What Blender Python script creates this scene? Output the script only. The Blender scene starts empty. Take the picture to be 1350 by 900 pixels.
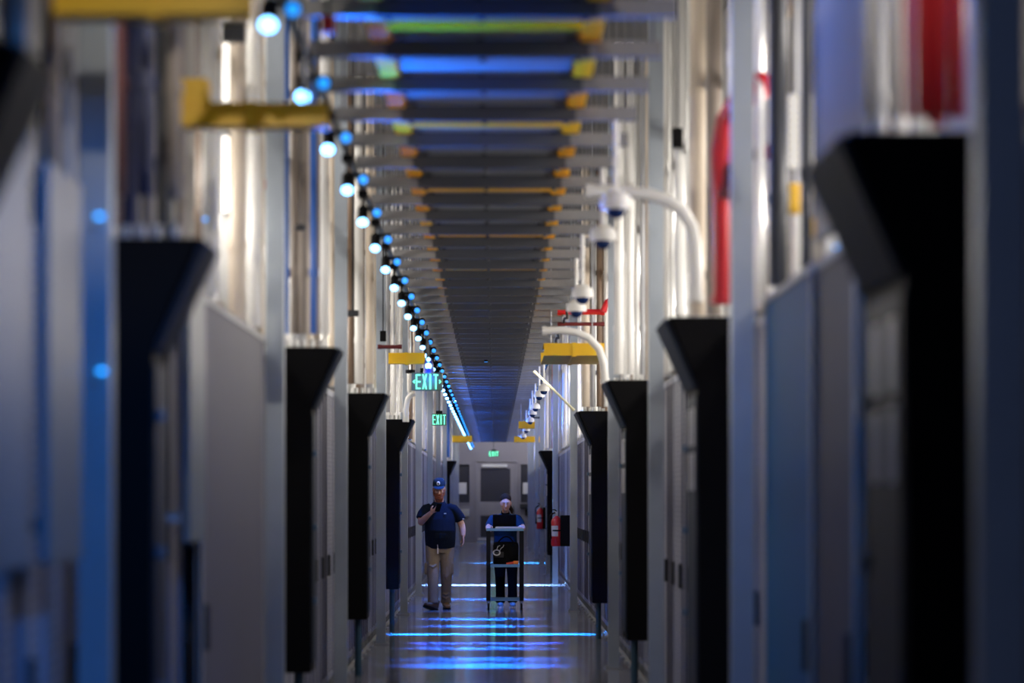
import bpy, bmesh, math, random
from mathutils import Vector, Matrix
random.seed(7)
S = bpy.context.scene
C = S.collection
V = Vector

# ------------------------------------------------------------------ camera
F = 3750.0                       # focal length in pixels of the 1350 px frame
CAMZ, VX, VY = 1.58, 652.0, 656.0
cd = bpy.data.cameras.new('camera'); cam = bpy.data.objects.new('camera', cd); C.objects.link(cam)
cd.sensor_width = 36.0; cd.sensor_fit = 'HORIZONTAL'; cd.lens = F/1350*36
cam.location = (0, 0, CAMZ); cam.rotation_euler = (math.pi/2, 0, 0)
cd.shift_x = (675-VX)/1350; cd.shift_y = (VY-450)/1350
cd.clip_start = .1; cd.clip_end = 400
cd.dof.use_dof = True; cd.dof.focus_distance = 40.3; cd.dof.aperture_fstop = 1.7; cd.dof.aperture_blades = 0
S.camera = cam

# ------------------------------------------------------------------ world, exposure
w = bpy.data.worlds.new('world'); S.world = w; w.use_nodes = True
w.node_tree.nodes['Background'].inputs[0].default_value = (.22, .30, .58, 1)
w.node_tree.nodes['Background'].inputs[1].default_value = .22
S.view_settings.view_transform = 'Standard'; S.view_settings.look = 'None'
S.view_settings.gamma = 1; S.view_settings.use_curve_mapping = False
S.view_settings.exposure = 0.0
LAMP_E = 12.0                    # linear lamp emission
CAV_E = 30.0                     # lamps behind the upper sheets, watts each
SPOT_E = 220.0                    # blue down light, watts
UP_E = 260.0                      # blue wash on the tray, watts
LL, LR = -1.345, 1.30            # faces of the two walls

# ------------------------------------------------------------------ helpers
MATS = {}
def mat(name, col, rough=.5, metal=0., noise=0., emit=None, estr=0., scale=8., bump=0., spec=.5, coat=0.):
    if name in MATS: return MATS[name]
    m = bpy.data.materials.new(name); m.use_nodes = True; nt = m.node_tree; b = nt.nodes['Principled BSDF']
    b.inputs['Base Color'].default_value = (*col, 1); b.inputs['Roughness'].default_value = rough
    b.inputs['Metallic'].default_value = metal; b.inputs['Specular IOR Level'].default_value = spec
    b.inputs['Coat Weight'].default_value = coat
    if noise or bump:
        tc = nt.nodes.new('ShaderNodeTexCoord'); n = nt.nodes.new('ShaderNodeTexNoise'); n.inputs['Scale'].default_value = scale
        n.inputs['Detail'].default_value = 3
        nt.links.new(tc.outputs['Object'], n.inputs['Vector'])
        if noise:
            r = nt.nodes.new('ShaderNodeMapRange'); r.inputs['To Min'].default_value = 1-noise; r.inputs['To Max'].default_value = 1+noise
            nt.links.new(n.outputs['Fac'], r.inputs['Value'])
            mx = nt.nodes.new('ShaderNodeVectorMath'); mx.operation = 'SCALE'; mx.inputs[0].default_value = col
            nt.links.new(r.outputs[0], mx.inputs['Scale']); nt.links.new(mx.outputs[0], b.inputs['Base Color'])
        if bump:
            bp = nt.nodes.new('ShaderNodeBump'); bp.inputs['Strength'].default_value = bump; bp.inputs['Distance'].default_value = .01
            nt.links.new(n.outputs['Fac'], bp.inputs['Height']); nt.links.new(bp.outputs[0], b.inputs['Normal'])
    if emit:
        b.inputs['Emission Color'].default_value = (*emit, 1); b.inputs['Emission Strength'].default_value = estr
    MATS[name] = m; return m

def perforated(name, c0, c1, freq, metal=.3, rough=.4):
    """sheet metal with round holes: dark dots in a regular grid"""
    m = bpy.data.materials.new(name); m.use_nodes = True; nt = m.node_tree; b = nt.nodes['Principled BSDF']
    tc = nt.nodes.new('ShaderNodeTexCoord'); mp = nt.nodes.new('ShaderNodeVectorMath'); mp.operation = 'SCALE'; mp.inputs['Scale'].default_value = freq
    fr = nt.nodes.new('ShaderNodeVectorMath'); fr.operation = 'FRACTION'
    sb = nt.nodes.new('ShaderNodeVectorMath'); sb.operation = 'SUBTRACT'; sb.inputs[1].default_value = (.5, .5, .5)
    ml = nt.nodes.new('ShaderNodeVectorMath'); ml.operation = 'MULTIPLY'; ml.inputs[1].default_value = (0, 1, 1)
    ln = nt.nodes.new('ShaderNodeVectorMath'); ln.operation = 'LENGTH'
    cr = nt.nodes.new('ShaderNodeMath'); cr.operation = 'LESS_THAN'; cr.inputs[1].default_value = .33
    mx = nt.nodes.new('ShaderNodeMix'); mx.data_type = 'RGBA'; mx.inputs[6].default_value = (*c0, 1); mx.inputs[7].default_value = (*c1, 1)
    L = nt.links.new
    L(tc.outputs['Object'], mp.inputs[0]); L(mp.outputs[0], fr.inputs[0]); L(fr.outputs[0], sb.inputs[0]); L(sb.outputs[0], ml.inputs[0])
    L(ml.outputs[0], ln.inputs[0]); L(ln.outputs['Value'], cr.inputs[0]); L(cr.outputs[0], mx.inputs[0]); L(mx.outputs[2], b.inputs['Base Color'])
    b.inputs['Metallic'].default_value = metal; b.inputs['Roughness'].default_value = rough
    MATS[name] = m; return m

def box(bm, x0, x1, y0, y1, z0, z1, bev=0.):
    ret = bmesh.ops.create_cube(bm, size=1)
    vs = ret['verts']
    for v in vs:
        v.co = V(((x0+x1)/2+v.co.x*(x1-x0), (y0+y1)/2+v.co.y*(y1-y0), (z0+z1)/2+v.co.z*(z1-z0)))
    if bev:
        es = {e for v in vs for e in v.link_edges}
        bmesh.ops.bevel(bm, geom=list(es), offset=bev, segments=2, affect='EDGES', profile=.6)
def frame_at(d, ref=None):
    d = d.normalized(); ref = ref or (V((1, 0, 0)) if abs(d.x) < .9 else V((0, 1, 0)))
    u = (ref - d*ref.dot(d)).normalized(); return u, d.cross(u)
def tube(bm, pts, rad, n=12, ref=None, caps=True):
    """loft of ellipses; rad = number, or a list of numbers / (ru, rv)"""
    pts = [V(p) for p in pts]; N = len(pts)
    if not isinstance(rad, (list, tuple)): rad = [rad]*N
    rings = []; pu = ref
    for i, p in enumerate(pts):
        d = pts[min(i+1, N-1)]-pts[max(i-1, 0)]
        u, v = frame_at(d, pu); pu = u if ref is None else ref
        r = rad[i]; ru, rv = r if isinstance(r, (list, tuple)) else (r, r)
        rings.append([bm.verts.new(p+u*ru*math.cos(a)+v*rv*math.sin(a)) for a in [2*math.pi*k/n for k in range(n)]])
    for i in range(N-1):
        for k in range(n):
            bm.faces.new((rings[i][k], rings[i][(k+1) % n], rings[i+1][(k+1) % n], rings[i+1][k]))
    if caps:
        bm.faces.new(rings[0][::-1]); bm.faces.new(rings[-1])
def ell(bm, c, r, n=16, rot=None):
    M = Matrix.Translation(V(c)) @ (rot.to_4x4() if rot else Matrix.Identity(4)) @ Matrix.Diagonal((*r, 1))
    bmesh.ops.create_uvsphere(bm, u_segments=n, v_segments=max(6, n*2//3), radius=1, matrix=M)
def prism(bm, poly, y0, y1, axis='y'):
    def P(a, b, t): return V((a, t, b)) if axis == 'y' else (V((t, a, b)) if axis == 'x' else V((a, b, t)))
    A = [bm.verts.new(P(a, b, y0)) for a, b in poly]; B = [bm.verts.new(P(a, b, y1)) for a, b in poly]
    n = len(poly)
    for i in range(n): bm.faces.new((A[i], A[(i+1) % n], B[(i+1) % n], B[i]))
    bm.faces.new(A[::-1]); bm.faces.new(B)
def arc(p0, p1, p2, n=8):
    p0, p1, p2 = V(p0), V(p1), V(p2)
    return [(1-t)**2*p0+2*t*(1-t)*p1+t*t*p2 for t in [k/n for k in range(n+1)]]
def B(): return bmesh.new()
def obj(name, bm, m, parent=None, smooth=False, loc=(0, 0, 0)):
    bmesh.ops.recalc_face_normals(bm, faces=bm.faces)
    me = bpy.data.meshes.new(name); bm.to_mesh(me); bm.free()
    if smooth:
        for p in me.polygons: p.use_smooth = True
        try: me.set_sharp_from_angle(angle=math.radians(40))
        except Exception: pass
    me.materials.append(m)
    o = bpy.data.objects.new(name, me); C.objects.link(o); o.location = loc
    if parent: o.parent = parent
    return o
def remesh(name, bm, m, vox, parent, smooth=4):
    o = obj(name, bm, m, parent)
    r = o.modifiers.new('r', 'REMESH'); r.mode = 'VOXEL'; r.voxel_size = vox; r.use_smooth_shade = True
    if smooth:
        s = o.modifiers.new('s', 'SMOOTH'); s.iterations = smooth; s.factor = .5
    dg = bpy.context.evaluated_depsgraph_get(); dg.update()
    me = bpy.data.meshes.new_from_object(o.evaluated_get(dg)); o.modifiers.clear(); o.data = me
    for p in me.polygons: p.use_smooth = True
    return o
def tag(o, label, cat, group=None, kind=None):
    o['label'] = label; o['category'] = cat
    if group: o['group'] = group
    if kind: o['kind'] = kind
    return o
def thing(name, label, cat, loc=(0, 0, 0), rz=0., group=None):
    o = bpy.data.objects.new(name, None); C.objects.link(o); o.empty_display_size = .1
    o.location = loc; o.rotation_euler = (0, 0, rz); return tag(o, label, cat, group)
KIDS = {}
def dup(root, loc, rz=0., label=None, group=None):
    def cp(o, par):
        c = o.copy(); C.objects.link(c); c.parent = par
        for ch in [x for x in KIDS[o.name]] if o.name in KIDS else list(o.children): cp(ch, c)
        return c
    if root.name not in KIDS:
        def reg(o):
            KIDS[o.name] = list(o.children)
            for ch in o.children: reg(ch)
        reg(root)
    r = cp(root, None); r.location = loc; r.rotation_euler = (0, 0, rz)
    if label: r['label'] = label
    if group: r['group'] = group
    return r
def struct(name, bm, m, parent=None):
    o = obj(name, bm, m, parent)
    if not parent: o['kind'] = 'structure'
    return o
def spot(name, loc, target, power, col, ang, blend=.4, size=.05, parent=None):
    l = bpy.data.lights.new(name, 'SPOT'); l.energy = power; l.color = col; l.spot_size = math.radians(ang); l.spot_blend = blend
    l.shadow_soft_size = size
    o = bpy.data.objects.new(name, l); C.objects.link(o); o.location = loc
    o.rotation_euler = (V(target)-V(loc)).to_track_quat('-Z', 'Y').to_euler()
    if parent: o.parent = parent
    return o
def P(px, py, d): return V(((px-VX)*d/F, d, CAMZ-(py-VY)*d/F))

# ------------------------------------------------------------------ materials
ALU = mat('aluminium', (.36, .41, .47), .38, .55, .08)
ALU2 = mat('aluminium_bright', (.62, .63, .62), .3, .5, .06)
STEEL = mat('galvanised', (.36, .38, .42), .45, .5, .12, scale=20)
DARK = mat('dark_metal', (.03, .033, .04), .45, .3)
BLACK = mat('black_powder', (.003, .003, .004), .6, 0, spec=.1)
BLKG = mat('black_gloss', (.010, .018, .036), .5, 0, spec=.2)
CAB = mat('cabinet_grey', (.17, .18, .25), .45, .35, .06)
MESHD = perforated('perforated_grey', (.34, .33, .38), (.04, .04, .06), 28)
YEL = mat('yellow_plastic', (.85, .50, .01), .38, 0, .05)
YEL2 = mat('orange_yellow_plastic', (.95, .55, .008), .4)
nt = YEL2.node_tree; tr = nt.nodes.new('ShaderNodeBsdfTranslucent'); tr.inputs[0].default_value = (1, .74, .02, 1); mx = nt.nodes.new('ShaderNodeMixShader'); mx.inputs[0].default_value = .5
nt.links.new(nt.nodes['Principled BSDF'].outputs[0], mx.inputs[1]); nt.links.new(tr.outputs[0], mx.inputs[2]); nt.links.new(mx.outputs[0], nt.nodes['Material Output'].inputs[0])
RED = mat('red_plastic', (.60, .012, .02), .35)
BLUEC = mat('blue_jacket', (.02, .12, .5), .4)
WHITE = mat('white_plastic', (.78, .78, .76), .4)
BEIGE = mat('beige_paint', (.62, .54, .44), .45)
TAUPE = mat('taupe_paint', (.26, .22, .19), .45)
BROWN = mat('brown_paint', (.17, .11, .07), .45)
NAVY = mat('navy_plastic', (.01, .02, .09), .4)
MAROON = mat('maroon_paint', (.12, .012, .015), .45)
GREYP = mat('grey_plastic', (.34, .35, .37), .45)
PALE_REFL = mat('pale_reflection', (.85, .85, .88), .3)  # reflections on the hood sides put into a pale colour
PALE = mat('pale_board', (.12, .15, .18), .35, 0, .03)
PANELS = [mat('panel_warm', (.66, .60, .52), .22, .1, .12, scale=3), mat('panel_white', (.74, .73, .70), .2, .1, .08, scale=3),
          mat('panel_tan', (.50, .38, .25), .25, 0, .25, scale=3), mat('panel_smoke', (.30, .27, .25), .2, .1, .2, scale=3),
          mat('panel_grey', (.45, .46, .48), .2, .2, .1, scale=3)]
for pm in PANELS:
    nt = pm.node_tree; b = nt.nodes['Principled BSDF']; tr = nt.nodes.new('ShaderNodeBsdfTranslucent'); mx = nt.nodes.new('ShaderNodeMixShader'); mx.inputs[0].default_value = .55
    c = {'panel_warm': (.80, .70, .58), 'panel_white': (.86, .82, .76), 'panel_tan': (.55, .44, .32), 'panel_smoke': (.22, .18, .16), 'panel_grey': (.50, .49, .48)}[pm.name]
    tr.inputs[0].default_value = (*c, 1)
    nt.links.new(b.outputs[0], mx.inputs[1]); nt.links.new(tr.outputs[0], mx.inputs[2]); nt.links.new(mx.outputs[0], nt.nodes['Material Output'].inputs[0])
LAMPM = mat('lamp_diffuser', (.9, .9, .9), .5, emit=(1, .88, .74), estr=LAMP_E)
HOT = mat('spot_lens_hot', (.5, .7, 1), .3, emit=(.16, .50, 1), estr=8)
HOTB = mat('spot_lens_blue', (.1, .3, 1), .3, emit=(.01, .32, 1), estr=1.3)
GREEN = mat('exit_green', (.1, .8, .5), .4, emit=(.22, 1, .60), estr=1.25)
LEDB = mat('led_blue', (.1, .3, 1), .3, emit=(.02, .35, 1), estr=3)

# ------------------------------------------------------------------ room shell
Y0, Y1 = 3.0, 101.0
def floor_mat():
    m = bpy.data.materials.new('polished_concrete'); m.use_nodes = True; nt = m.node_tree; b = nt.nodes['Principled BSDF']; L = nt.links.new
    tc = nt.nodes.new('ShaderNodeTexCoord'); n = nt.nodes.new('ShaderNodeTexNoise'); n.inputs['Scale'].default_value = 1.1; n.inputs['Detail'].default_value = 6
    L(tc.outputs['Object'], n.inputs['Vector'])
    cr = nt.nodes.new('ShaderNodeValToRGB'); cr.color_ramp.elements[0].color = (.15, .155, .20, 1); cr.color_ramp.elements[1].color = (.30, .31, .37, 1)
    cr.color_ramp.elements[0].position = .3; cr.color_ramp.elements[1].position = .7
    L(n.outputs['Fac'], cr.inputs[0]); L(cr.outputs[0], b.inputs['Base Color'])
    mr = nt.nodes.new('ShaderNodeMapRange'); mr.inputs['To Min'].default_value = .08; mr.inputs['To Max'].default_value = .17
    L(n.outputs['Fac'], mr.inputs['Value']); L(mr.outputs[0], b.inputs['Roughness'])
    n2 = nt.nodes.new('ShaderNodeTexNoise'); n2.inputs['Scale'].default_value = 2.5; L(tc.outputs['Object'], n2.inputs['Vector'])
    bp = nt.nodes.new('ShaderNodeBump'); bp.inputs['Strength'].default_value = .12; bp.inputs['Distance'].default_value = .004
    L(n2.outputs['Fac'], bp.inputs['Height']); L(bp.outputs[0], b.inputs['Normal'])
    b.inputs['Specular IOR Level'].default_value = .6
    return m
bm = B(); box(bm, -2.0, 2.0, -3, Y1+.2, -.1, 0); struct('floor', bm, floor_mat())
bm = B(); box(bm, -2.0, 2.0, Y0, Y1+.2, 5.5, 5.6); struct('ceiling', bm, mat('ceiling_dark', (.05, .05, .055), .7, noise=.1))
WALLM = mat('wall_paint', (.32, .31, .30), .55, noise=.05)
bm = B(); box(bm, -2.0, -1.85, Y0, Y1+.2, 0, 5.5); struct('wall_left', bm, WALLM)
bm = B(); box(bm, 1.85, 2.0, Y0, Y1+.2, 0, 5.5); struct('wall_right', bm, WALLM)
ENDM = mat('end_wall_paint', (.17, .165, .20), .5, noise=.05)
bm = B()
box(bm, -1.85, 1.85, Y1, Y1+.2, 3.05, 5.5); box(bm, -1.85, -1.32, Y1, Y1+.2, 0, 3.05); box(bm, 1.33, 1.85, Y1, Y1+.2, 0, 3.05)
box(bm, -.86, -.66, Y1, Y1+.2, 0, 3.05); box(bm, .80, .90, Y1, Y1+.2, 0, 3.05)
box(bm, -1.32, -.86, Y1, Y1+.2, 0, 1.38); box(bm, .9, 1.33, Y1, Y1+.2, 0, 1.38)
box(bm, -1.32, -.86, Y1, Y1+.2, 2.8, 3.05); box(bm, .9, 1.33, Y1, Y1+.2, 2.8, 3.05); box(bm, -.66, .8, Y1, Y1+.2, 2.9, 3.05)
struct('wall_far', bm, ENDM)
GLASSD = mat('smoked_glass', (.035, .035, .045), .12)
for k, (a, b_) in enumerate(((-1.32, -.86), (.9, 1.33))):
    bm = B(); box(bm, a+.03, b_-.03, Y1+.06, Y1+.08, 1.41, 2.77)
    wn = struct('window_%d' % (k+1), bm, GLASSD)
    bm = B()
    for q in ((a, a+.03, 1.38, 2.8), (b_-.03, b_, 1.38, 2.8), (a+.03, b_-.03, 1.38, 1.41), (a+.03, b_-.03, 2.77, 2.8)): box(bm, q[0], q[1], Y1-.02, Y1+.1, q[2], q[3])
    obj('window_frame', bm, mat('frame_grey', (.22, .22, .26), .4, .3), wn)
# door at the far end
DOORM = mat('door_paint', (.21, .205, .24), .42, .1, .04)
bm = B()
for q in ((-.62, -.50, .04, 2.86), (.56, .76, .04, 2.86), (-.50, .56, 2.62, 2.86), (-.50, .56, .95, 1.44), (-.50, .56, .04, .18)):
    box(bm, q[0], q[1], Y1+.03, Y1+.09, q[2], q[3])
dr = struct('door_1', bm, DOORM)
bm = B()
box(bm, -.66, -.62, Y1-.02, Y1+.12, 0, 2.9); box(bm, .76, .80, Y1-.02, Y1+.12, 0, 2.9); box(bm, -.62, .76, Y1-.02, Y1+.12, 2.86, 2.9)
obj('door_frame', bm, mat('frame_grey', (.22, .22, .26)), dr)
bm = B(); box(bm, -.50, .56, Y1+.05, Y1+.07, 1.44, 2.62); obj('upper_pane', bm, GLASSD, dr)
bm = B(); box(bm, -.50, .56, Y1+.05, Y1+.07, .18, .95); obj('lower_pane', bm, GLASSD, dr)
bm = B(); box(bm, -.45, .45, Y1-.05, Y1+.03, 2.66, 2.76, .01); obj('door_closer', bm, ALU2, dr)
bm = B(); box(bm, -.60, -.28, Y1+.0, Y1+.03, .08, .15, .005); obj('kick_plate', bm, ALU2, dr)
bm = B(); tube(bm, [(.66, Y1-.03, .98), (.66, Y1-.06, 1.03), (.66, Y1-.06, 1.2), (.66, Y1-.03, 1.25)], .02); box(bm, .63, .69, Y1+.0, Y1+.03, .95, 1.28); obj('door_handle', bm, DARK, dr)
for nm, x, z, sx, sz, m, lb, ct in (('paper_notice', -1.13, 1.92, .27, .40, mat('paper', (.55, .56, .6), .6), 'white paper notice taped to window left of the far door', 'notice'),
                        ('paper_notice', 1.13, 1.92, .25, .40, mat('paper', (.5,)*3), 'white paper notice taped to window right of the far door', 'notice'),):
    bm = B(); box(bm, x-sx/2, x+sx/2, Y1+.052, Y1+.058, z-sz/2, z+sz/2); tag(obj(nm, bm, m), lb, ct, 'paper notices by the far door')
bm = B(); box(bm, .9, 1.18, Y1-.12, Y1, 1.2, 1.36, .01); box(bm, .98, 1.1, Y1-.14, Y1-.1, 1.24, 1.32, .005); tag(obj('wall_box', bm, DARK), 'dark box fixed to the wall right of the far door', 'box')
bm = B(); box(bm, 1.08, 1.2, Y1-.06, Y1, .95, 1.2, .03); box(bm, 1.11, 1.17, Y1-.075, Y1-.05, 1.02, 1.1, .01); tag(obj('card_reader', bm, BLACK), 'black card reader on the wall right of the far door', 'card reader')
bm = B(); box(bm, -1.2, -.9, Y1-.06, Y1, .92, 1.18, .01); box(bm, -1.17, -.93, Y1-.075, Y1-.05, 1.0, 1.03); tag(obj('wall_box', bm, GREYP), 'grey junction box on the wall left of the far door', 'box')
# skirting along both cabinet rows
for nm, x0, x1 in (('baseboard_left', LL+.0, LL+.02), ('baseboard_right', LR-.02, LR)):
    bm = B(); box(bm, x0, x1, 6.6, Y1, 0.0, .035); struct(nm, bm, GREYP)

l = bpy.data.lights.new('end_lamp', 'AREA'); l.shape = 'RECTANGLE'; l.size = 2.2; l.size_y = 1.0; l.energy = 70; l.color = (.86, .86, 1)
o = bpy.data.objects.new('end_lamp', l); C.objects.link(o); o.location = (0, 98.8, 5.0); o.rotation_euler = (math.radians(28), 0, 0)
# lamps in the service space behind the upper sheets
for sx in (-1, 1):
    y = 7.6 if sx > 0 else 8.3
    while y < 100:
        for z in ((3.1, 4.4) if sx < 0 else (3.0, 3.7)):
            l = bpy.data.lights.new('service_lamp', 'AREA'); l.shape = 'RECTANGLE'; l.size = 3.6; l.size_y = .12
            l.energy = CAV_E*((.8 if sx > 0 else .05) if y < 10 else 1)*(1 if y < 45 else .6); l.color = (1, .92, .83)
            o = bpy.data.objects.new('service_lamp', l); C.objects.link(o); o.location = (sx*1.80, y+1.8, z)
            o.rotation_euler = V((-sx, 0, 0)).to_track_quat('-Z', 'Y').to_euler(); o.rotation_euler = (math.pi/2, 0, math.pi/2*(1 if sx > 0 else -1))
            o.rotation_euler = (math.pi/2, 0, -math.pi/2 if sx < 0 else math.pi/2)
        y += 4.0
# ------------------------------------------------------------------ cabinets
HL = [9.28, 17.35, 25.0, 33.3, 70.6]; HR = [7.4, 15.0, 23.1, 31.3, 57.5]
ORD = ['nearest', 'second', 'third', 'fourth', 'fifth']
def where(side, d):
    hs = HL if side < 0 else HR; s = 'left' if side < 0 else 'right'
    k = sum(1 for h in hs if h < d)
    if k == 0: return 'before the nearest %s hood' % s
    if k == 5: return 'beyond the farthest %s hood' % s
    return 'between %s and %s %s hoods' % (ORD[k-1], ORD[k], s)
def make_cabinet():
    """faces +x (inner side at x=0), 0.8 m long, 2.5 m high"""
    t = thing('server_cabinet', '', 'cabinet')
    bm = B(); box(bm, -.45, -.035, -.395, .395, .08, 2.48); obj('body', bm, CAB, t)
    bm = B()
    for q in ((-.385, -.345, .1, 2.46), (.345, .385, .1, 2.46), (-.345, .345, .1, .15), (-.345, .345, 2.41, 2.46), (-.02, .02, .15, 2.41)):
        box(bm, -.034, 0, q[0], q[1], q[2], q[3], .004)
    d = obj('door', bm, CAB, t)
    bm = B(); box(bm, -.03, -.012, -.345, -.02, .15, 2.41); box(bm, -.03, -.012, .02, .345, .15, 2.41); obj('mesh_panel', bm, MESHD, d)
    bm = B(); box(bm, 0, .022, -.36, -.33, .95, 1.12, .005); obj('handle', bm, DARK, d)
    for y in (-.34, .34):
        bm = B(); box(bm, -.06, .055, y-.04, y+.04, 0, .014); box(bm, -.045, -.01, y-.02, y+.02, .014, .08); obj('foot_bracket', bm, STEEL, t)
    return t
cab0 = make_cabinet(); first = True
DV = []
for c1, c2 in (((.17, .18, .25), MESHD), ((.34, .36, .45), perforated('perforated_light', (.5, .49, .54), (.08, .08, .1), 28)), ((.10, .10, .15), perforated('perforated_dark', (.16, .16, .2), (.03, .03, .05), 28))):
    dm_ = [c for c in cab0.children if c.name.startswith('door')][0]
    a = dm_.data.copy(); a.materials[0] = mat('cab_%.2f' % c1[0], c1, .4, .35, .06)
    b_ = [c for c in dm_.children if c.name.startswith('mesh')][0].data.copy(); b_.materials[0] = c2; DV.append((a, b_))
for side, X in ((-1, LL), (1, LR)):
    d = 6.9 + (.25 if side > 0 else 0)
    while d < 100.5:
        wh = where(side, d); sd = 'left' if side < 0 else 'right'
        lab = 'grey perforated cabinet in the %s row %s' % (sd, wh); g = 'cabinets %s' % wh
        rz = 0 if side < 0 else math.pi
        if first: r = cab0; r.location = (X, d, 0); r['label'] = lab; r['group'] = g; first = False
        else: r = dup(cab0, (X, d, 0), rz, lab, g)
        v_ = random.choice((0, 0, 1, 1, 2))
        for ch in r.children:
            if ch.name.startswith('door'):
                ch.data = DV[v_][0]
                for g_ in ch.children:
                    if g_.name.startswith('mesh'): g_.data = DV[v_][1]
        d += .82

# ------------------------------------------------------------------ upper panels, mullions, conduits
def make_panel():
    t = thing('containment_panel', '', 'panel')
    bm = B(); box(bm, -.02, 0, -.58, .58, 0, 2.85); obj('sheet', bm, PANELS[0], t)
    bm = B(); box(bm, -.025, .02, -.58, .58, 0, .05); box(bm, -.025, .02, -.58, .58, 1.35, 1.39); box(bm, -.025, .02, -.58, .58, 2.8, 2.85); obj('rail', bm, ALU2, t)
    return t
pan0 = make_panel(); SH = {i: None for i in range(5)}
for i in range(5):
    me = pan0.children[0].data.copy() if i else pan0.children[0].data
    me.materials[0] = PANELS[i]; SH[i] = me
def make_mull(h, w, dp, m, nm='mullion'):
    bm = B(); box(bm, 0, dp, -w/2, w/2, 0, h, .004); box(bm, dp-.012, dp+.004, -w/2-.012, w/2+.012, 0, h)
    return obj(nm, bm, m)
mulA = make_mull(2.9, .05, .07, ALU2)
firstp = firstm = True
for side, X in ((-1, LL-.10), (1, LR+.10)):
    sd = 'left' if side < 0 else 'right'; rz = 0 if side < 0 else math.pi
    d = 7.2
    while d < 100:
        wh = where(side, d); lab = 'upright sheet panel above the %s cabinets %s' % (sd, wh)
        if firstp: r = pan0; r.location = (X, d, 2.55); r['label'] = lab; r['group'] = 'panels '+wh; firstp = False
        else: r = dup(pan0, (X, d, 2.55), rz, lab, 'panels '+wh)
        far = d > 12.5
        k = random.choice((0, 1, 1, 0, 4, 2, 3) if side < 0 else (0, 1, 4, 2, 3, 4, 3)) if far else random.choice((3, 2, 3))
        for ch in r.children:
            if ch.name.startswith('sheet'): ch.data = SH[k]
        m = mulA if firstm else mulA.copy()
        if not firstm: C.objects.link(m)
        firstm = False
        m.location = (X+(-.0 if side < 0 else .0), d+.6, 2.52); m.rotation_euler = (0, 0, rz)
        tag(m, 'silver upright mullion on the %s side %s' % (sd, wh), 'mullion', 'mullions '+wh)
        d += 1.2

CM = [('white', WHITE), ('white', WHITE), ('beige', BEIGE), ('grey', GREYP), ('silver', ALU2), ('silver', ALU2), ('brown', BROWN), ('taupe', TAUPE), ('red', RED), ('blue', BLUEC)]
CW = [5, 3, 4, 5, 6, 3, 3, 3, .2, .5]
_cm = {}
def conduit_mesh(r, h, m, strap=True):
    """vertical conduit with couplings; base at the origin"""
    bm = B(); tube(bm, [(0, 0, 0), (0, 0, h)], r, 14)
    z = .35
    while z < h: tube(bm, [(0, 0, z), (0, 0, z+.05)], r+.006, 14); z += 1.1
    return bm
def conduit(side, X, d, r, z0, z1, cname, m, lab=None, grp=None):
    key = (round(r, 3), round(z1-z0, 2), m.name)
    if key in _cm:
        o = _cm[key].copy(); C.objects.link(o)
    else:
        o = obj('conduit', conduit_mesh(r, z1-z0, m), m, smooth=True); _cm[key] = o
    o.location = (X, d, z0)
    wh = where(side, d); sd = 'left' if side < 0 else 'right'
    tag(o, lab or '%s vertical conduit above the %s cabinets %s' % (cname, sd, wh), 'conduit', grp or '%s conduits %s' % (cname, wh))
    return o
PD = {-1: (15.9, 22.7, 30.7, 38.5, 46, 54, 62, 70, 78, 86, 94), 1: (19.4, 26.3, 39.6, 51.5, 58.5, 66, 74, 82, 90)}
for side, X in ((-1, LL), (1, LR)):
    d = 12.9
    while d < 99:
        if any(abs(d-p_) < .16 for p_ in PD[side]): d += .3
        cn, m = random.choices(CM, CW)[0]
        r = random.choice((.018, .026, .035, .045))
        if cn in ('red', 'blue'): r = .02
        conduit(side, X - side*(r-.01), d, r, 2.49, 5.3, cn, m)
        d += random.uniform(.55, 1.25)*(1 if d < 40 else 1.5)
# conduits read off the photograph near the camera: px range, colour
def vp(side, x0, x1, cn, m, z0=2.49, z1=5.35, lab=None):
    s = abs((x0+x1)/2-VX); wpx = x1-x0; Xw = 1.30 if side < 0 else 1.26
    # s_scale * (Xw - r) = s ; 2 r s_scale = wpx
    sc = (s + wpx/2)/Xw; r = wpx/2/sc
    conduit(side, side*(Xw-r), F/sc, r, z0, z1, cn, m, lab)
for a in ((0, 42, 'taupe', TAUPE), (58, 78, 'brown', BROWN), (82, 97, 'grey', GREYP), (101, 113, 'dark blue', NAVY), (119, 141, 'grey', GREYP), (143, 160, 'maroon', MAROON),
          (160, 184, 'dark blue', NAVY), (186, 204, 'taupe', TAUPE), (206, 228, 'black', DARK), (232, 246, 'taupe', TAUPE), (266, 290, 'white', WHITE), (330, 345, 'white', WHITE), (350, 372, 'white', WHITE)):
    vp(-1, *a)
for a in ((910, 935, 'beige', BEIGE), (996, 1008, 'silver', ALU2), (1013, 1038, 'black', DARK), (1055, 1070, 'black', DARK), (1150, 1168, 'grey', GREYP), (1176, 1198, 'white', WHITE)):
    vp(1, *a)

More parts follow.
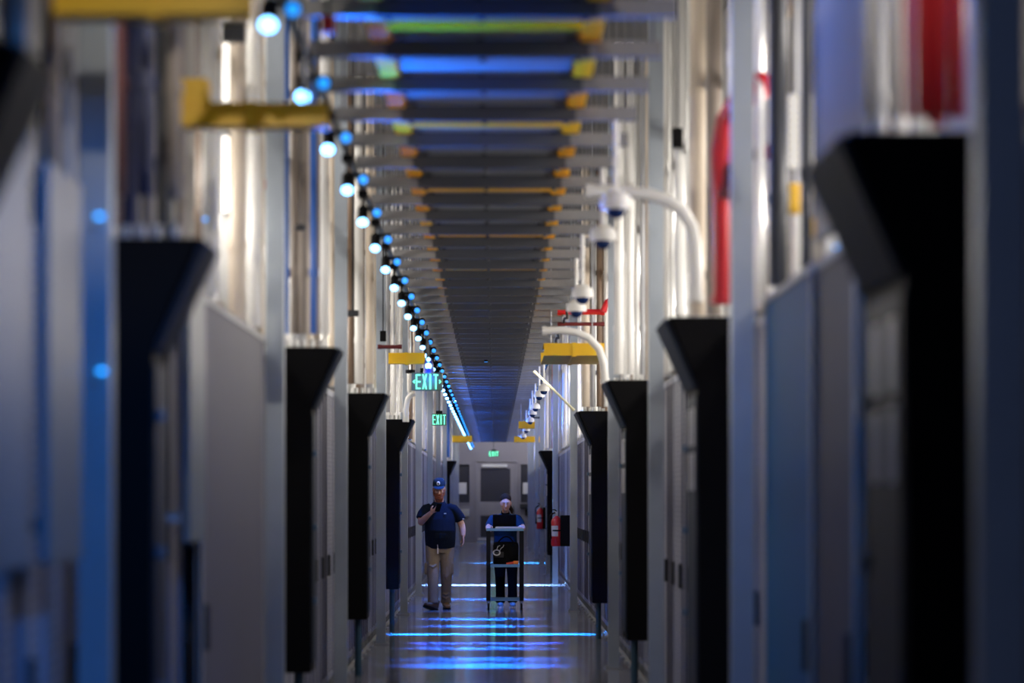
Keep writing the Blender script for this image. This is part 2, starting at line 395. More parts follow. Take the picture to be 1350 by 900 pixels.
# ------------------------------------------------------------------ full-height posts
def make_post():
    t = thing('steel_post', '', 'post')
    bm = B()
    # slotted strut, open side towards the aisle
    prism(bm, [(-.05, -.05), (.05, -.05), (.05, .05), (.02, .05), (.02, .035), (.035, .035), (.035, -.035), (-.035, -.035), (-.035, .035), (-.02, .035), (-.02, .05), (-.05, .05)], .012, 5.45, 'z')
    obj('column', bm, ALU, t)
    bm = B(); box(bm, -.085, .085, -.085, .085, 0, .012)
    for a, b_ in ((-1, -1), (1, -1), (1, 1), (-1, 1)): tube(bm, [(a*.065, b_*.065, .01), (a*.065, b_*.065, .03)], .01, 6)
    obj('base_plate', bm, STEEL, t)
    return t
post0 = make_post(); fp = True
for side, ds, X in ((-1, (8.75, 15.9, 22.7, 30.7, 38.5, 46, 54, 62, 70, 78, 86, 94), -1.225), (1, (6.2, 12.65, 19.4, 26.3, 39.6, 51.5, 58.5, 66, 74, 82, 90), 1.10)):
    sd = 'left' if side < 0 else 'right'
    for k, d in enumerate(ds):
        names = ['nearest', 'second nearest', 'third', 'fourth', 'fifth', 'sixth', 'seventh', 'eighth', 'ninth', 'tenth', 'eleventh', 'twelfth']
        lab = '%s grey steel post on the %s, %s' % (names[k], sd, where(side, d))
        rz = math.pi if side > 0 else 0
        if fp: r = post0; r.location = (X, d, 0); r['label'] = lab; r['group'] = 'steel posts'; fp = False
        else: r = dup(post0, (X, d, 0), 0, lab, 'steel posts')

# ------------------------------------------------------------------ black hoods
def make_hood(L=.9, seed=0, z0=.47, z1=2.53, h0=.35):
    """wall at x=0, aisle towards +x; front face (towards the camera) at y=0"""
    t = thing('black_hood', '', 'hood')
    bm = B(); prism(bm, [(0, z0), (.18, z0), (.18, z1-h0), (.335, z1), (0, z1)], 0, L)
    bmesh.ops.bevel(bm, geom=list(bm.edges), offset=.006, segments=1, affect='EDGES'); obj('body', bm, BLACK, t)
    bm = B()
    prism(bm, [(.182, z1-h0-.02), (.20, z1-h0-.02), (.362, z1-.02), (.345, z1-.0)], .03, L-.03)
    obj('sloping_panel', bm, BLKG, t)
    bm = B(); box(bm, .18, .19, .05, L-.05, z0+.06, z1-h0-.06, .003); pn = obj('side_panel', bm, BLKG, t)
    for zz in (.95, 1.4, 1.85):
        bm = B(); box(bm, .19, .215, .06, .12, zz-.018, zz+.018, .004); obj('hinge', bm, mat('hinge_blue_lit', (.12, .2, .3), .3, .6), pn)  # blue-lit glint put into the hinge colour
    for x in (.03, .08, .13, .18, .24):
        bm = B(); tube(bm, [(x, .12, z1), (x, .12, z1+.05)], .018, 8); obj('cable_gland', bm, ALU2, t)
    bm = B(); tube(bm, [(.09, .25, 0), (.09, .25, z0)], .03, 8); obj('leg_conduit', bm, mat('dark_blue_pipe', (.03, .08, .13), .4), t)
    return t
HV = {1: make_hood(.82, 0, .42, 2.535), -1: make_hood(.42, 0, .51, 2.50), 0: make_hood(.42, 0, .51, 2.43)}; used_h = set()
for side, hs, X in ((-1, [5.7]+HL, LL+.045), (1, HR, LR-.045)):
    for k, d in enumerate(hs):
        n = (ORD[k-1] if k else 'cut-off foremost') if side < 0 else ORD[k]
        sd = 'left' if side < 0 else 'right'
        lab = 'tall matt black equipment hood with flared top, %s on the %s wall' % (n, sd)
        rz = 0 if side < 0 else math.pi
        key = 0 if (side < 0 and k == 1) else side; y = d if side < 0 else d+.82
        if key not in used_h: r = HV[key]; r.location = (X, y, 0); r.rotation_euler.z = rz; r['label'] = lab; r['group'] = 'black hoods'; used_h.add(key)
        else: r = dup(HV[key], (X, y, 0), rz, lab, 'black hoods')
        if side > 0:
            pn = [c for c in r.children if c.name.startswith('side_panel')][0]
            for q, yy in enumerate((.30, .62)):
                for zz in (1.62, 1.86):
                    bm = B(); box(bm, .19, .196, yy-.06, yy+.06, zz, zz+.2, .005); obj('reflection_plate', bm, PALE_REFL, pn)  # plate painted as a pale reflection on the side panel
# cables rising from the hoods
def cables(side, d, lst):
    for x, dy, r, cn, m in lst:
        conduit(side, (LL+.045+x) if side < 0 else (LR-.045-x), d+dy, r, 2.585, 5.3, cn, m, '%s cable rising from the top of the %s black %s hood' % (cn, ORD[(HL if side < 0 else HR).index(d)], 'left' if side < 0 else 'right'), '%s cables above %s hood at %d' % (cn, 'left' if side < 0 else 'right', d))
cables(1, 7.4, [(.03, .12, .022, 'red', RED), (.075, .12, .022, 'red', RED), (.12, .12, .022, 'red', RED), (.16, .12, .014, 'red', RED), (.06, .3, .022, 'red', RED), (.2, .12, .018, 'white', WHITE), (.26, .12, .02, 'white', WHITE)])
cables(1, 23.1, [(.05, .1, .02, 'grey', GREYP), (.15, .1, .03, 'white', WHITE), (.24, .1, .04, 'white', WHITE)])
cables(1, 31.3, [(.02, .1, .03, 'white', WHITE), (.10, .1, .03, 'brown', BROWN), (.17, .1, .03, 'grey', GREYP), (.25, .1, .045, 'beige', BEIGE)])
cables(1, 57.5, [(.06, .1, .03, 'red', RED), (.2, .1, .04, 'white', WHITE), (.13, .1, .02, 'grey', GREYP)])
cables(-1, 17.35, [(.02, .1, .02, 'blue', BLUEC), (.07, .1, .02, 'taupe', TAUPE), (.12, .1, .03, 'taupe', TAUPE), (.19, .1, .022, 'blue', BLUEC), (.26, .1, .03, 'white', WHITE)])
cables(-1, 25.0, [(.03, .1, .03, 'brown', BROWN), (.10, .1, .04, 'white', WHITE), (.2, .1, .035, 'beige', BEIGE)])
cables(-1, 33.3, [(.04, .1, .03, 'grey', GREYP), (.12, .1, .03, 'white', WHITE), (.2, .1, .02, 'white', WHITE)])
cables(-1, 70.6, [(.05, .1, .04, 'red', RED), (.15, .1, .04, 'blue', BLUEC)])
cables(-1, 9.28, [(.05, .2, .02, 'maroon', MAROON), (.14, .2, .03, 'dark blue', NAVY), (.22, .3, .025, 'taupe', TAUPE)])

# pale boards behind the left hoods
def make_board():
    t = thing('pale_board', '', 'board')
    bm = B(); box(bm, 0, .03, 0, .62, 1.40, 2.50, .006); obj('board', bm, PALE, t)
    bm = B()
    for z in (1.5, 2.4): box(bm, -.10, 0, .08, .14, z-.02, z+.02); box(bm, -.10, 0, .48, .54, z-.02, z+.02)
    obj('bracket', bm, STEEL, t)
    return t
bo = make_board(); fb = True
for d, n in ((6.85, 'foremost'), (7.75, 'second'), (11.35, 'third'), (36.5, 'farthest')):
    lab = 'pale hanging board on the left wall, %s of the four' % n
    if fb: bo.location = (-1.245, d, 0); bo['label'] = lab; bo['group'] = 'pale boards'; fb = False
    else: dup(bo, (-1.245, d, 0), 0, lab, 'pale boards')

# ------------------------------------------------------------------ overhead structure
ZT = 3.48
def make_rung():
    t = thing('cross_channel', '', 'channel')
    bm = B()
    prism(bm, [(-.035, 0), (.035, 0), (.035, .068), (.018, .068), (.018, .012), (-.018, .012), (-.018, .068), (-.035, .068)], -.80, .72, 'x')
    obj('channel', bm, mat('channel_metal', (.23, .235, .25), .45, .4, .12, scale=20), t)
    bm = B(); box(bm, -.47, .41, -.040, .040, -.004, .074, .003); obj('centre_shade', bm, mat('channel_shade', (.06, .065, .08), .45, .2), t)  # unlit middle of the channel put in as a dark sleeve
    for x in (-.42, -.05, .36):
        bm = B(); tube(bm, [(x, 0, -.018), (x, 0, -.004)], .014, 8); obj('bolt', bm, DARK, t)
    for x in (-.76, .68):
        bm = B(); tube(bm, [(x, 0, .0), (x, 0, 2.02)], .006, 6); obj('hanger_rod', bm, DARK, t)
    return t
rung0 = make_rung(); YT = [8.7, 11.2, 28.6, 75]
def zone(d):
    if d < 15: return 'before the first dome camera'
    if d < 31: return 'before the first exit sign'
    if d < 62: return 'between the two exit signs'
    return 'beyond the second exit sign'
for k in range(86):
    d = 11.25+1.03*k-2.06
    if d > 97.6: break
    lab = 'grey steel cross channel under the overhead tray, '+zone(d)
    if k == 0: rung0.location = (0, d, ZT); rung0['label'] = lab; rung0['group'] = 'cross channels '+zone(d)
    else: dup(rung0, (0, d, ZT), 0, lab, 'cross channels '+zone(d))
# tray deck plates above the channels
def make_deck():
    t = thing('tray_plate', '', 'tray plate')
    bm = B(); box(bm, -.44, .36, 0, 2.02, 0, .004); box(bm, -.44, -.43, 0, 2.02, 0, .1); box(bm, .35, .36, 0, 2.02, 0, .1)
    for y in (.25, .75, 1.25, 1.75): box(bm, -.43, .35, y-.02, y+.02, -.012, 0)
    obj('plate', bm, mat('tray_metal', (.20, .21, .23), .4, .3, .1), t)
    bm = B()
    for y in (.25, .75, 1.25, 1.75):
        for x in (-.40, -.06, .32): tube(bm, [(x, y, -.022), (x, y, -.011)], .012, 6)
    obj('rivet', bm, BLACK, t)
    return t
dk = make_deck()
d = 8.9; n = 0
while d < 96:
    lab = 'dark flat plate of the overhead cable tray, '+zone(d)
    if n == 0: dk.location = (0, d, ZT+.085); dk['label'] = lab; dk['group'] = 'tray plates '+zone(d)
    else: dup(dk, (0, d, ZT+.085), 0, lab, 'tray plates '+zone(d))
    n += 1; d += 2.06
# yellow fibre troughs along the tray edges
def make_rail():
    bm = B(); prism(bm, [(-.042, 0), (.042, 0), (.042, .07), (.037, .07), (.037, .006), (-.037, .006), (-.037, .07), (-.042, .07)], 0, 2.02)
    return obj('fibre_trough', bm, YEL2)
rl = make_rail(); n = 0
for X in (-.49, .41):
    d = 8.9
    while d < 45:
        o = rl if n == 0 else rl.copy()
        if n: C.objects.link(o)
        o.location = (X, d, ZT+.06); n += 1
        s = 'left' if X < 0 else 'right'
        tag(o, 'narrow yellow fibre trough along the %s edge of the tray, %s' % (s, zone(d)), 'fibre trough', 'edge troughs %s %s' % (s, zone(d)))
        d += 2.06
# yellow cross bars
bm = B(); box(bm, -.44, .36, -.035, .035, 0, .045, .004); yb = obj('cross_trough', bm, YEL2); n = 0
for k in (0, 3, 6, 9, 12, 15, 18, 21, 25, 29):
    o = yb if n == 0 else yb.copy()
    if n: C.objects.link(o)
    dd = 11.25+1.03*k+.42; o.location = (0, dd, ZT+.025); n += 1
    tag(o, 'thin yellow bar crossing under the tray plates, '+zone(dd), 'cross bar', 'yellow cross bars '+zone(dd))
# outer panels either side of the plates, far stretch (closed tray cover)
def make_cover(x0, x1):
    bm = B(); box(bm, x0, x1, 0, 2.02, 0, .004)
    for y in (.2, .6, 1.0, 1.4, 1.8): box(bm, x0, x1, y-.015, y+.015, -.015, 0)
    return obj('tray_cover', bm, mat('cover_metal', (.34, .34, .34), .35, .4, .1))
for s, x0, x1 in (('left', -.78, -.54), ('right', .46, .70)):
    cv = make_cover(x0, x1); d = 26.0; n = 0
    while d < 96:
        o = cv if n == 0 else cv.copy()
        if n: C.objects.link(o)
        o.location = (0, d, ZT+.075); n += 1
        tag(o, 'light grey cover strip on the %s side of the tray, %s' % (s, zone(d)), 'tray cover', 'tray covers %s %s' % (s, zone(d)))
        d += 2.06
# longitudinal track on the left that carries the spotlights, cable run on the right
bm = B(); box(bm, -.815, -.785, 8, 97.5, ZT-.035, ZT-.003); tag(obj('light_track', bm, DARK), 'long black track along the left edge of the tray, holding the spotlights', 'track')
bm = B(); pts = [(.745+.012*math.sin(k*1.7), 24+.35*k, ZT+.0-.03*abs(math.sin(k*.9))) for k in range(210)]
tube(bm, pts, .014, 6); tag(obj('cable', bm, BLACK, smooth=True), 'black cable looped along the right edge of the overhead tray', 'cable')

# linear lamps above the tray
def make_lamp():
    t = thing('linear_lamp', '', 'lamp')
    bm = B(); box(bm, -.02, .02, -.42, .42, .02, .06, .006); obj('housing', bm, WHITE, t)
    bm = B(); box(bm, -.012, .012, -.14, .14, 0, .02, .004); obj('diffuser', bm, LAMPM, t)
    for y in (-.4, .4):
        bm = B(); tube(bm, [(0, y, .08), (0, y, .6)], .005, 6); obj('hanger', bm, DARK, t)
    return t
lm = make_lamp(); n = 0
for side, X, ds in ((-1, -.86, 12.03), (1, .64, 14.09)):
    d = ds
    while d < 99:
        lab = 'white linear lamp above the %s tray edge, %s' % ('left' if side < 0 else 'right', zone(d))
        if n == 0: lm.location = (X, d, 4.9); lm['label'] = lab; lm['group'] = 'linear lamps %d %s' % (side, zone(d))
        else: dup(lm, (X, d, 4.9), 0, lab, 'linear lamps %d %s' % (side, zone(d)))
        n += 1; d += 2.06 if d < 40 else 3.09

# blue spotlights
def make_spot():
    t = thing('track_spotlight', '', 'spotlight')
    bm = B(); box(bm, -.03, .03, -.06, .06, -.04, 0, .004); tube(bm, [(0, 0, -.04), (0, 0, -.12)], .01, 8); obj('bracket', bm, BLACK, t)
    def head(c, a, name, m, r):
        R = Matrix.Rotation(a, 3, 'X')
        f = lambda p: V(c)+R @ V(p)
        bm = B(); tube(bm, [f((0, .09, 0)), f((0, .08, 0)), f((0, .0, 0)), f((0, -.05, 0)), f((0, -.065, 0))], [r*.5, r*.8, r, r*1.12, r*1.12], 16)
        for q in range(3): tube(bm, [f((0, .06-.02*q, 0)), f((0, .052-.02*q, 0))], r*1.1, 16)
        h = obj('head', bm, BLACK, t, True)
        bm = B(); tube(bm, [f((0, -.064, 0)), f((0, -.068, 0)), f((0, -.073, 0))], [r*.98, r*.98, r*.6], 16); obj('lens', bm, m, h, True)
    head((0, 0, -.15), math.radians(42), 'a', HOT, .031)
    head((.085, .05, -.12), math.radians(12), 'b', HOTB, .025)
    bm = B(); tube(bm, [(0, 0, -.1), (.04, .03, -.1), (.085, .05, -.1)], .009, 8); obj('arm', bm, BLACK, t)
    return t
sp = make_spot()
BL = (.006, .17, 1.0)
n = 0; d = 10.1
while d < 97:
    lab = 'black track spotlight with two blue heads on the left track, '+zone(d)
    if n == 0: sp.location = (-.80, d, ZT-.035); sp['label'] = lab; sp['group'] = 'track spotlights '+zone(d); r = sp
    else: r = dup(sp, (-.80, d, ZT-.035), 0, lab, 'track spotlights '+zone(d))
    e = SPOT_E*random.choice((.12, .2, .3, .5, .2))
    if 18 < d < 34: e *= .7
    if d > 42: e *= .45
    spot('beam', (-.80, d-.08, ZT-.26), (random.uniform(-.35, .35), d-random.uniform(.5, 1.8), 0), e, BL, random.uniform(16, 30), .5, .04)
    u = 2.6 if d < 17 else (4.5 if d > 42 else .15)
    spot('wash', (-.75, d-.1, ZT-.62), (.05, d-.8, ZT+.1), UP_E*u*random.uniform(.4, 1), BL, 80, .9, .04)
    n += 1; d += 1.8
# strong blue spots between the plates above the two people and on the aisle bands
def house_spot(name, x, y, z, tgt, power, ang, lab, col=BL, blend=.35):
    t = thing('spotlight', lab, 'spotlight', (x, y, z), 0, 'tray spotlights')
    bm = B(); tube(bm, [(0, 0, .07), (0, 0, .06), (0, 0, .01), (0, 0, 0)], [.012, .022, .028, .03], 14); obj('head', bm, BLACK, t, True)
    bm = B(); tube(bm, [(0, 0, .002), (0, 0, -.004)], .024, 14); obj('lens', bm, HOTB, t)
    bm = B(); tube(bm, [(0, 0, .07), (0, 0, 1.2 if z > 3.6 else (.08 if x == -.12 else .15))], .006, 6); obj('stem', bm, DARK, t)
    spot('beam', (x, y, z-.02), tgt, power, col, ang, blend, .03)
house_spot('a', -.12, 39.95, 3.49, (-.52, 40.5, .9), 600, 50, 'small black spotlight under the tray shining blue down between the two people')
# added cross lamps, hidden over the channels, to throw blue floor bands
for k, (x, y, wd, pw, sprd, col, nm) in enumerate(((0, 32.55, 2.2, 190, 16, (.006, .25, 1), 'over the large exit sign stretch'), (-.0, 51.8, 2.4, 330, 30, (.25, .5, 1), 'beyond the two people'),
        (.5, 69.2, 1.2, 220, 40, (.03, .35, 1), 'near the farthest right hood'), (-.1, 28.0, .9, 50, 26, BL, 'third from the camera'), (-.15, 29.3, 1.0, 45, 20, BL, 'fourth from the camera'), (-.1, 26.2, .9, 50, 26, BL, 'nearest to the camera'), (-.1, 27.1, .9, 25, 20, BL, 'second from the camera'),
        (-.2, 35.1, .8, 60, 26, BL, 'fifth from the camera'), (-.2, 37.3, .9, 60, 26, BL, 'just before the two people'), (-.2, 44.2, 1.2, 60, 30, BL, 'just behind the two people'), (-.1, 30.8, 1.4, 60, 12, (.01, .08, 1), 'just before the large exit sign'))):
    y = 9.19+1.03*round((y-9.19)/1.03)+.07
    t = thing('band_fill_lamp', 'thin black added blue-light bar across the tray, '+nm, 'lamp', (x, y, ZT+.03), 0, 'added band lamps')
    wd2 = min(wd, 1.4)
    bm = B(); box(bm, -wd2/2, wd2/2, -.03, .03, 0, .03, .004); obj('housing', bm, BLACK, t)
    bm = B(); box(bm, -wd2/2+.01, wd2/2-.01, -.02, .02, -.006, 0); obj('diffuser', bm, mat('dim_diffuser', (.02, .03, .08), .4, emit=(.02, .2, 1), estr=.08), t)
    l = bpy.data.lights.new('beam', 'AREA'); l.shape = 'RECTANGLE'; l.size = wd; l.size_y = .05; l.energy = pw*(1.0 if wd > 2 else 1.0); l.color = col; l.spread = math.radians(sprd*.75)
    o = bpy.data.objects.new('beam', l); C.objects.link(o); o.location = (x, y, ZT-.02)
house_spot('d', .62, 35.0, 3.40, (-.20, 40.6, 1.3), 200, 34, 'added small fill spotlight under the right tray edge lighting both faces', col=(1, .88, .8), blend=.9)  # fill added to brighten both faces
house_spot('e', -.2, 5.6, 4.2, (-1.2, 10.3, 3.3), 420, 20, 'added unseen spotlight brightening the nearest yellow raceway', col=(1, .9, .75), blend=.8)  # out of view, added to lift the near left raceway
house_spot('g', -.3, 5.0, 4.0, (-1.0, 7.9, 3.02), 150, 16, 'added unseen spotlight brightening the yellow raceway at the top left corner', col=(1, .9, .75), blend=.8)  # extra unseen spot added for the corner raceway
house_spot('f', .3, 5.2, 4.2, (1.2, 8.6, 3.4), 170, 48, 'added unseen spotlight brightening the red cables over the nearest right hood', col=(1, .9, .8), blend=.8)  # added out of view to bring up the dim cables
# blue wash on the near cabinets
for x, y, tx, ty, tz, pw in ((.3, 5.2, -1.3, 8.6, 1.3, 420), (-.3, 6.8, 1.3, 11.2, 1.2, 190), (.2, 8.0, -1.3, 12.5, 1.0, 60)):
    house_spot('c', x, y, 3.34, (tx, ty, tz), pw, 46, 'black spotlight over the near end of the aisle aimed at the %s wall' % ('left' if tx < 0 else 'right'), blend=.8, col=(.006, .26, 1))

# ------------------------------------------------------------------ big yellow cross troughs
def trough(px0, px1, y0, y1, zb, h, lab):
    d = y0; x0 = (px0-VX)*d/F; x1 = (px1-VX)*d/F
    t = thing('yellow_raceway', lab, 'raceway', ((x0+x1)/2, y0, zb), 0, 'yellow cross raceways')
    hw = (x1-x0)/2; L = y1-y0
    bm = B(); box(bm, -hw, hw, 0, L, 0, .008); box(bm, -hw, hw, 0, .008, .008, h); box(bm, -hw, hw, L-.008, L, .008, h)
    box(bm, -hw, hw, -.008, 0, h-.012, h); obj('channel', bm, YEL, t)
    bm = B(); box(bm, -.02, .02, -.006, L, -.01, 0); box(bm, -.02, .02, -.01, 0, 0, h+.005); obj('joint_band', bm, YEL, t)
    for x in (-hw*.7, hw*.7):
        bm = B(); tube(bm, [(x, L/2, h), (x, L/2, 5.49-zb)], .006, 6); obj('hanger_rod', bm, STEEL, t)
    return t
trough(70, 330, 7.9, 8.05, 2.924, .15, 'bright yellow raceway crossing at the top left corner, nearest of all')
tt = trough(230, 430, 11.2, 11.35, 3.045, .09, 'ochre yellow raceway with a raised left end, second on the left')
bm = B(); prism(bm, [(-.30, .09), (-.155, .09), (-.165, .105), (-.17, .135), (-.17, .187), (-.30, .187)], 0, .15); obj('raised_end', bm, YEL, tt)
trough(512, 560, 31.2, 31.35, 3.05, .12, 'ochre raceway on the left just above the larger exit sign')
trough(717, 797, 28.6, 30.5, 3.01, .125, 'wide bright yellow raceway on the right beside the tray edge')
trough(596, 622, 75, 75.6, 3.05, .17, 'small far yellow raceway on the left near the end wall')
trough(678, 712, 75, 75.6, 3.05, .15, 'small far yellow raceway on the right near the end wall')
trough(684, 705, 58, 58.6, 3.0, .14, 'short ochre raceway on the right beyond the dome cameras')

# ------------------------------------------------------------------ curved pipes
def pipe(pts, r, m, lab, cat='pipe', name='curved_pipe'):
    bm = B(); tube(bm, pts, r, 14)
    a = V(pts[0]); dd = (V(pts[1])-a).normalized(); tube(bm, [a, a+dd*.04], r*1.18, 14)
    a = V(pts[-1]); dd = (V(pts[-2])-a).normalized(); tube(bm, [a, a+dd*.04], r*1.18, 14)
    return tag(obj(name, bm, m, smooth=True), lab, cat)
def pxp(l, d): return [P(x, y, d) for x, y in l]
pipe(pxp([(772, 252), (800, 252), (830, 253)]+[(855, 256), (880, 264), (900, 278), (912, 298), (917, 322), (918, 360), (918, 398)], 15.75), .035, WHITE, 'white pipe curving from the tray down to the second black right hood')
pipe(pxp([(715, 436), (740, 435), (760, 438), (776, 445), (790, 460), (796, 480), (798, 505)], 25.5), .035, WHITE, 'white pipe bending beside the tray above the wide yellow raceway')
pipe(pxp([(704, 489), (725, 509), (757, 541)], 36), .016, mat('cream', (.7, .68, .45)), 'thin cream pipe slanting down from the tray on the right')
pipe(pxp([(735, 411), (765, 411), (797, 411)], 29.5), .03, RED, 'bright red pipe running across above the wide yellow raceway')
pipe(pxp([(735, 427), (765, 427), (797, 427)], 30.5), .02, MAROON, 'dark red pipe running across just above the white bend')
pipe(pxp([(795, 411), (800, 398), (812, 392), (822, 392)], 29.4), .03, RED, 'short red elbow at the right end of the red cross pipe')
pipe(pxp([(859, 318), (856, 338), (850, 365), (846, 400), (848, 440), (849, 487)], 24.3), .02, RED, 'thin red hose curving down onto the third black right hood')
pipe([P(1012, 102, 13.3), P(1000, 118, 13.3), P(975, 132, 13.5), P(958, 160, 13.6), P(952, 200, 13.6), P(953, 260, 13.6), P(954, 401, 13.6)], .055, RED, 'thick red pipe arching down beside the second right post')
pipe([P(1015, 200, 13.4), P(985, 205, 13.5), P(962, 225, 13.55), P(958, 262, 13.55)], .03, MAROON, 'dark red branch pipe joining the thick red arch')
pipe(pxp([(545, 517), (538, 525), (535, 540), (535, 556)], 31.5), .03, WHITE, 'short white elbow under the cylindrical hanging unit')
pipe(pxp([(498, 457), (530, 457)], 29), .02, MAROON, 'dark red pipe on the left above the ochre raceway')

# ------------------------------------------------------------------ dome cameras
def make_dome():
    t = thing('dome_camera', '', 'security camera')
    bm = B(); tube(bm, [(0, 0, .04), (0, 0, .44)], .014, 10); obj('drop_pole', bm, WHITE, t, True)
    bm = B(); tube(bm, [(0, 0, .05), (0, 0, .035), (0, 0, .02), (0, 0, -.02), (0, 0, -.045)], [.03, .05, .07, .08, .076], 24); obj('housing', bm, WHITE, t, True)
    bm = B(); ell(bm, (0, 0, -.045), (.052, .052, .05)); obj('dome', bm, mat('dome_blue', (.01, .03, .12), .08), t, True)
    return t
dm = make_dome(); n = 0
doms = [(812, 264, 14.5), (795, 307, 16.4), (768, 384, 20.9), (760, 403, 22.4), (717, 511, 39.2), (711, 519, 41.5), (706, 535, 47), (702, 543, 50.5), (699, 553, 55), (694, 565, 62), (690, 574, 70)]
NM = ['nearest and largest', 'second nearest', 'third nearest', 'fourth nearest', 'fifth', 'sixth', 'seventh', 'eighth', 'ninth', 'tenth', 'farthest']
for k, (x, y, d) in enumerate(doms):
    d = 9.19+1.03*round((d-9.19)/1.03); p = P(x, y, d); lab = 'white dome camera hanging right of the tray, %s of the row' % NM[k]
    if n == 0: dm.location = p; dm['label'] = lab; dm['group'] = 'dome cameras'
    else: dup(dm, p, 0, lab, 'dome cameras')
    n += 1

# ------------------------------------------------------------------ exit signs
def letters(bm, W, H, dep, arrows):
    st = .028 if W > .2 else .022
    cw = W*(.155 if arrows else .20); gap = W*(.05 if arrows else .055); tot = 3.68*cw+3*gap; x = -tot/2; h = H*.41; y0, y1 = -dep-.004, -dep
    def bar(a, b_, c, e): box(bm, a, b_, y0, y1, c, e)
    st = cw*.30
    bar(x, x+st, -h, h)
    for z in (h-st*.5, 0, -h+st*.5): bar(x+st, x+cw, z-st*.5, z+st*.5)
    x += cw+gap
    for s in (1, -1): prism(bm, [(x if s > 0 else x+cw, -h), ((x+st) if s > 0 else x+cw-st, -h), (x+cw if s > 0 else x, h), ((x+cw-st) if s > 0 else x+st, h)], y0-(.0005*s), y1)
    x += cw+gap; bar(x+cw*.18, x+cw*.50, -h, h)
    x += cw*.68+gap; bar(x, x+cw, h-st, h); bar(x+cw/2-st/2, x+cw/2+st/2, -h, h-st)
    if arrows:
        for s in (-1, 1):
            a = s*W*.46; b_ = s*W*.385; q = H*.13; k = st*.8
            prism(bm, [(a, 0), (b_, q), (b_, q-k*1.3), (a-s*k*1.6, 0), (b_, -q+k*1.3), (b_, -q)], y0, y1)
def exit_sign(px, py, d, W, H, arrows, lab, top, plate=None):
    p = P(px, py, d); t = thing('exit_sign', lab, 'exit sign', p, 0, 'exit signs')
    bm = B(); box(bm, -W/2, W/2, -.012, .012, -H/2, H/2, .008); obj('plate', bm, plate or mat('sign_plate', (.10, .13, .13), .3), t)
    bm = B(); letters(bm, W, H, .012, arrows); obj('lettering', bm, GREEN, t)
    bm = B(); box(bm, -W*.22, W*.22, -.03, .03, H/2, H/2+.05, .006); obj('canopy', bm, BLACK, t)
    bm = B(); tube(bm, [(0, 0, H/2+.05), (0, 0, top-p.z)], .01, 8); obj('stem', bm, DARK, t)
    l = bpy.data.lights.new('glow', 'POINT'); l.energy = .8; l.color = (.15, 1, .55); l.shadow_soft_size = .1
    o = bpy.data.objects.new('glow', l); C.objects.link(o); o.location = p+V((0, -.12, 0))
exit_sign(563, 503, 31.25, .345, .20, True, 'larger lit green EXIT sign with arrows hanging left of the tray', ZT+.0)
exit_sign(579, 553, 48, .25, .20, False, 'smaller lit green EXIT sign hanging below the first one', ZT+.0, mat('sign_plate_b', (.05, .09, .09), .3))
exit_sign(651, 598, 99.5, .36, .2, False, 'tiny blurred green EXIT sign over the far door', 5.49, mat('sign_plate_b', (.05, .09, .09), .3))
# spotlight above the sign and cylindrical unit beside it
t = thing('spotlight', 'bright blue double spotlight directly above the larger exit sign', 'spotlight', P(565, 486, 31.0), 0, 'tray spotlights')
bm = B(); tube(bm, [(0, 0, -.05), (0, 0, .06), (0, 0, .12)], [.06, .05, .03], 14); obj('head', bm, mat('blue_housing', (.01, .03, .3), .4), t, True)
bm = B(); tube(bm, [(0, -.05, .03), (0, -.062, .025)], .035, 12); tube(bm, [(.0, -.04, .10), (.0, -.05, .1)], .022, 12); obj('lens', bm, HOT, t)
bm = B(); tube(bm, [(0, .02, .12), (0, .02, .3)], .008, 8); obj('stem', bm, DARK, t)
t = thing('hanging_unit', 'blue lit cylindrical unit with black cap left of the larger exit sign', 'camera', P(541, 503, 31.5))
bm = B(); tube(bm, [(0, 0, -.12), (0, 0, -.10), (0, 0, .09)], [.03, .036, .036], 16); obj('cylinder', bm, WHITE, t, True)
bm = B(); tube(bm, [(0, 0, .09), (0, 0, .095), (0, 0, .13), (0, 0, .135)], [.03, .055, .055, .03], 16); obj('cap', bm, BLACK, t, True)
bm = B(); tube(bm, [(0, 0, .13), (0, 0, 2.5)], .01, 8); obj('pole', bm, ALU2, t)
spot('beam', P(566, 492, 30.8), P(543, 503, 31.5), 6, BL, 60)

# upper left lamp reflections shaped as glowing vertical tubes, small fittings
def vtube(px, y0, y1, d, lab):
    a, b_ = P(px, y0, d), P(px, y1, d); t = thing('tube_reflection', lab, 'lamp', (a.x, d, b_.z), 0, 'upright tube reflections')
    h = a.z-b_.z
    bm = B(); tube(bm, [(0, 0, .02), (0, 0, h-.02)], .016, 12); obj('tube', bm, mat('reflection_glow', (1, 1, 1), .4, emit=(1, .93, .82), estr=1.7), t, True)
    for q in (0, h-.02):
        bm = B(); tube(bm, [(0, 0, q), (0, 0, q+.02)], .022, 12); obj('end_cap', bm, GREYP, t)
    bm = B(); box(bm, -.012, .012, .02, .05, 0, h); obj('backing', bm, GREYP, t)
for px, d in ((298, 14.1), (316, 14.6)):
    vtube(px, 52, 140, d, 'upright lamp reflection as glowing tube upper left, %s tube above the ochre raceway' % ('left' if px < 300 else 'right'))
    vtube(px, 175, 285, d, 'upright lamp reflection as glowing tube upper left, %s tube below the ochre raceway' % ('left' if px < 300 else 'right'))
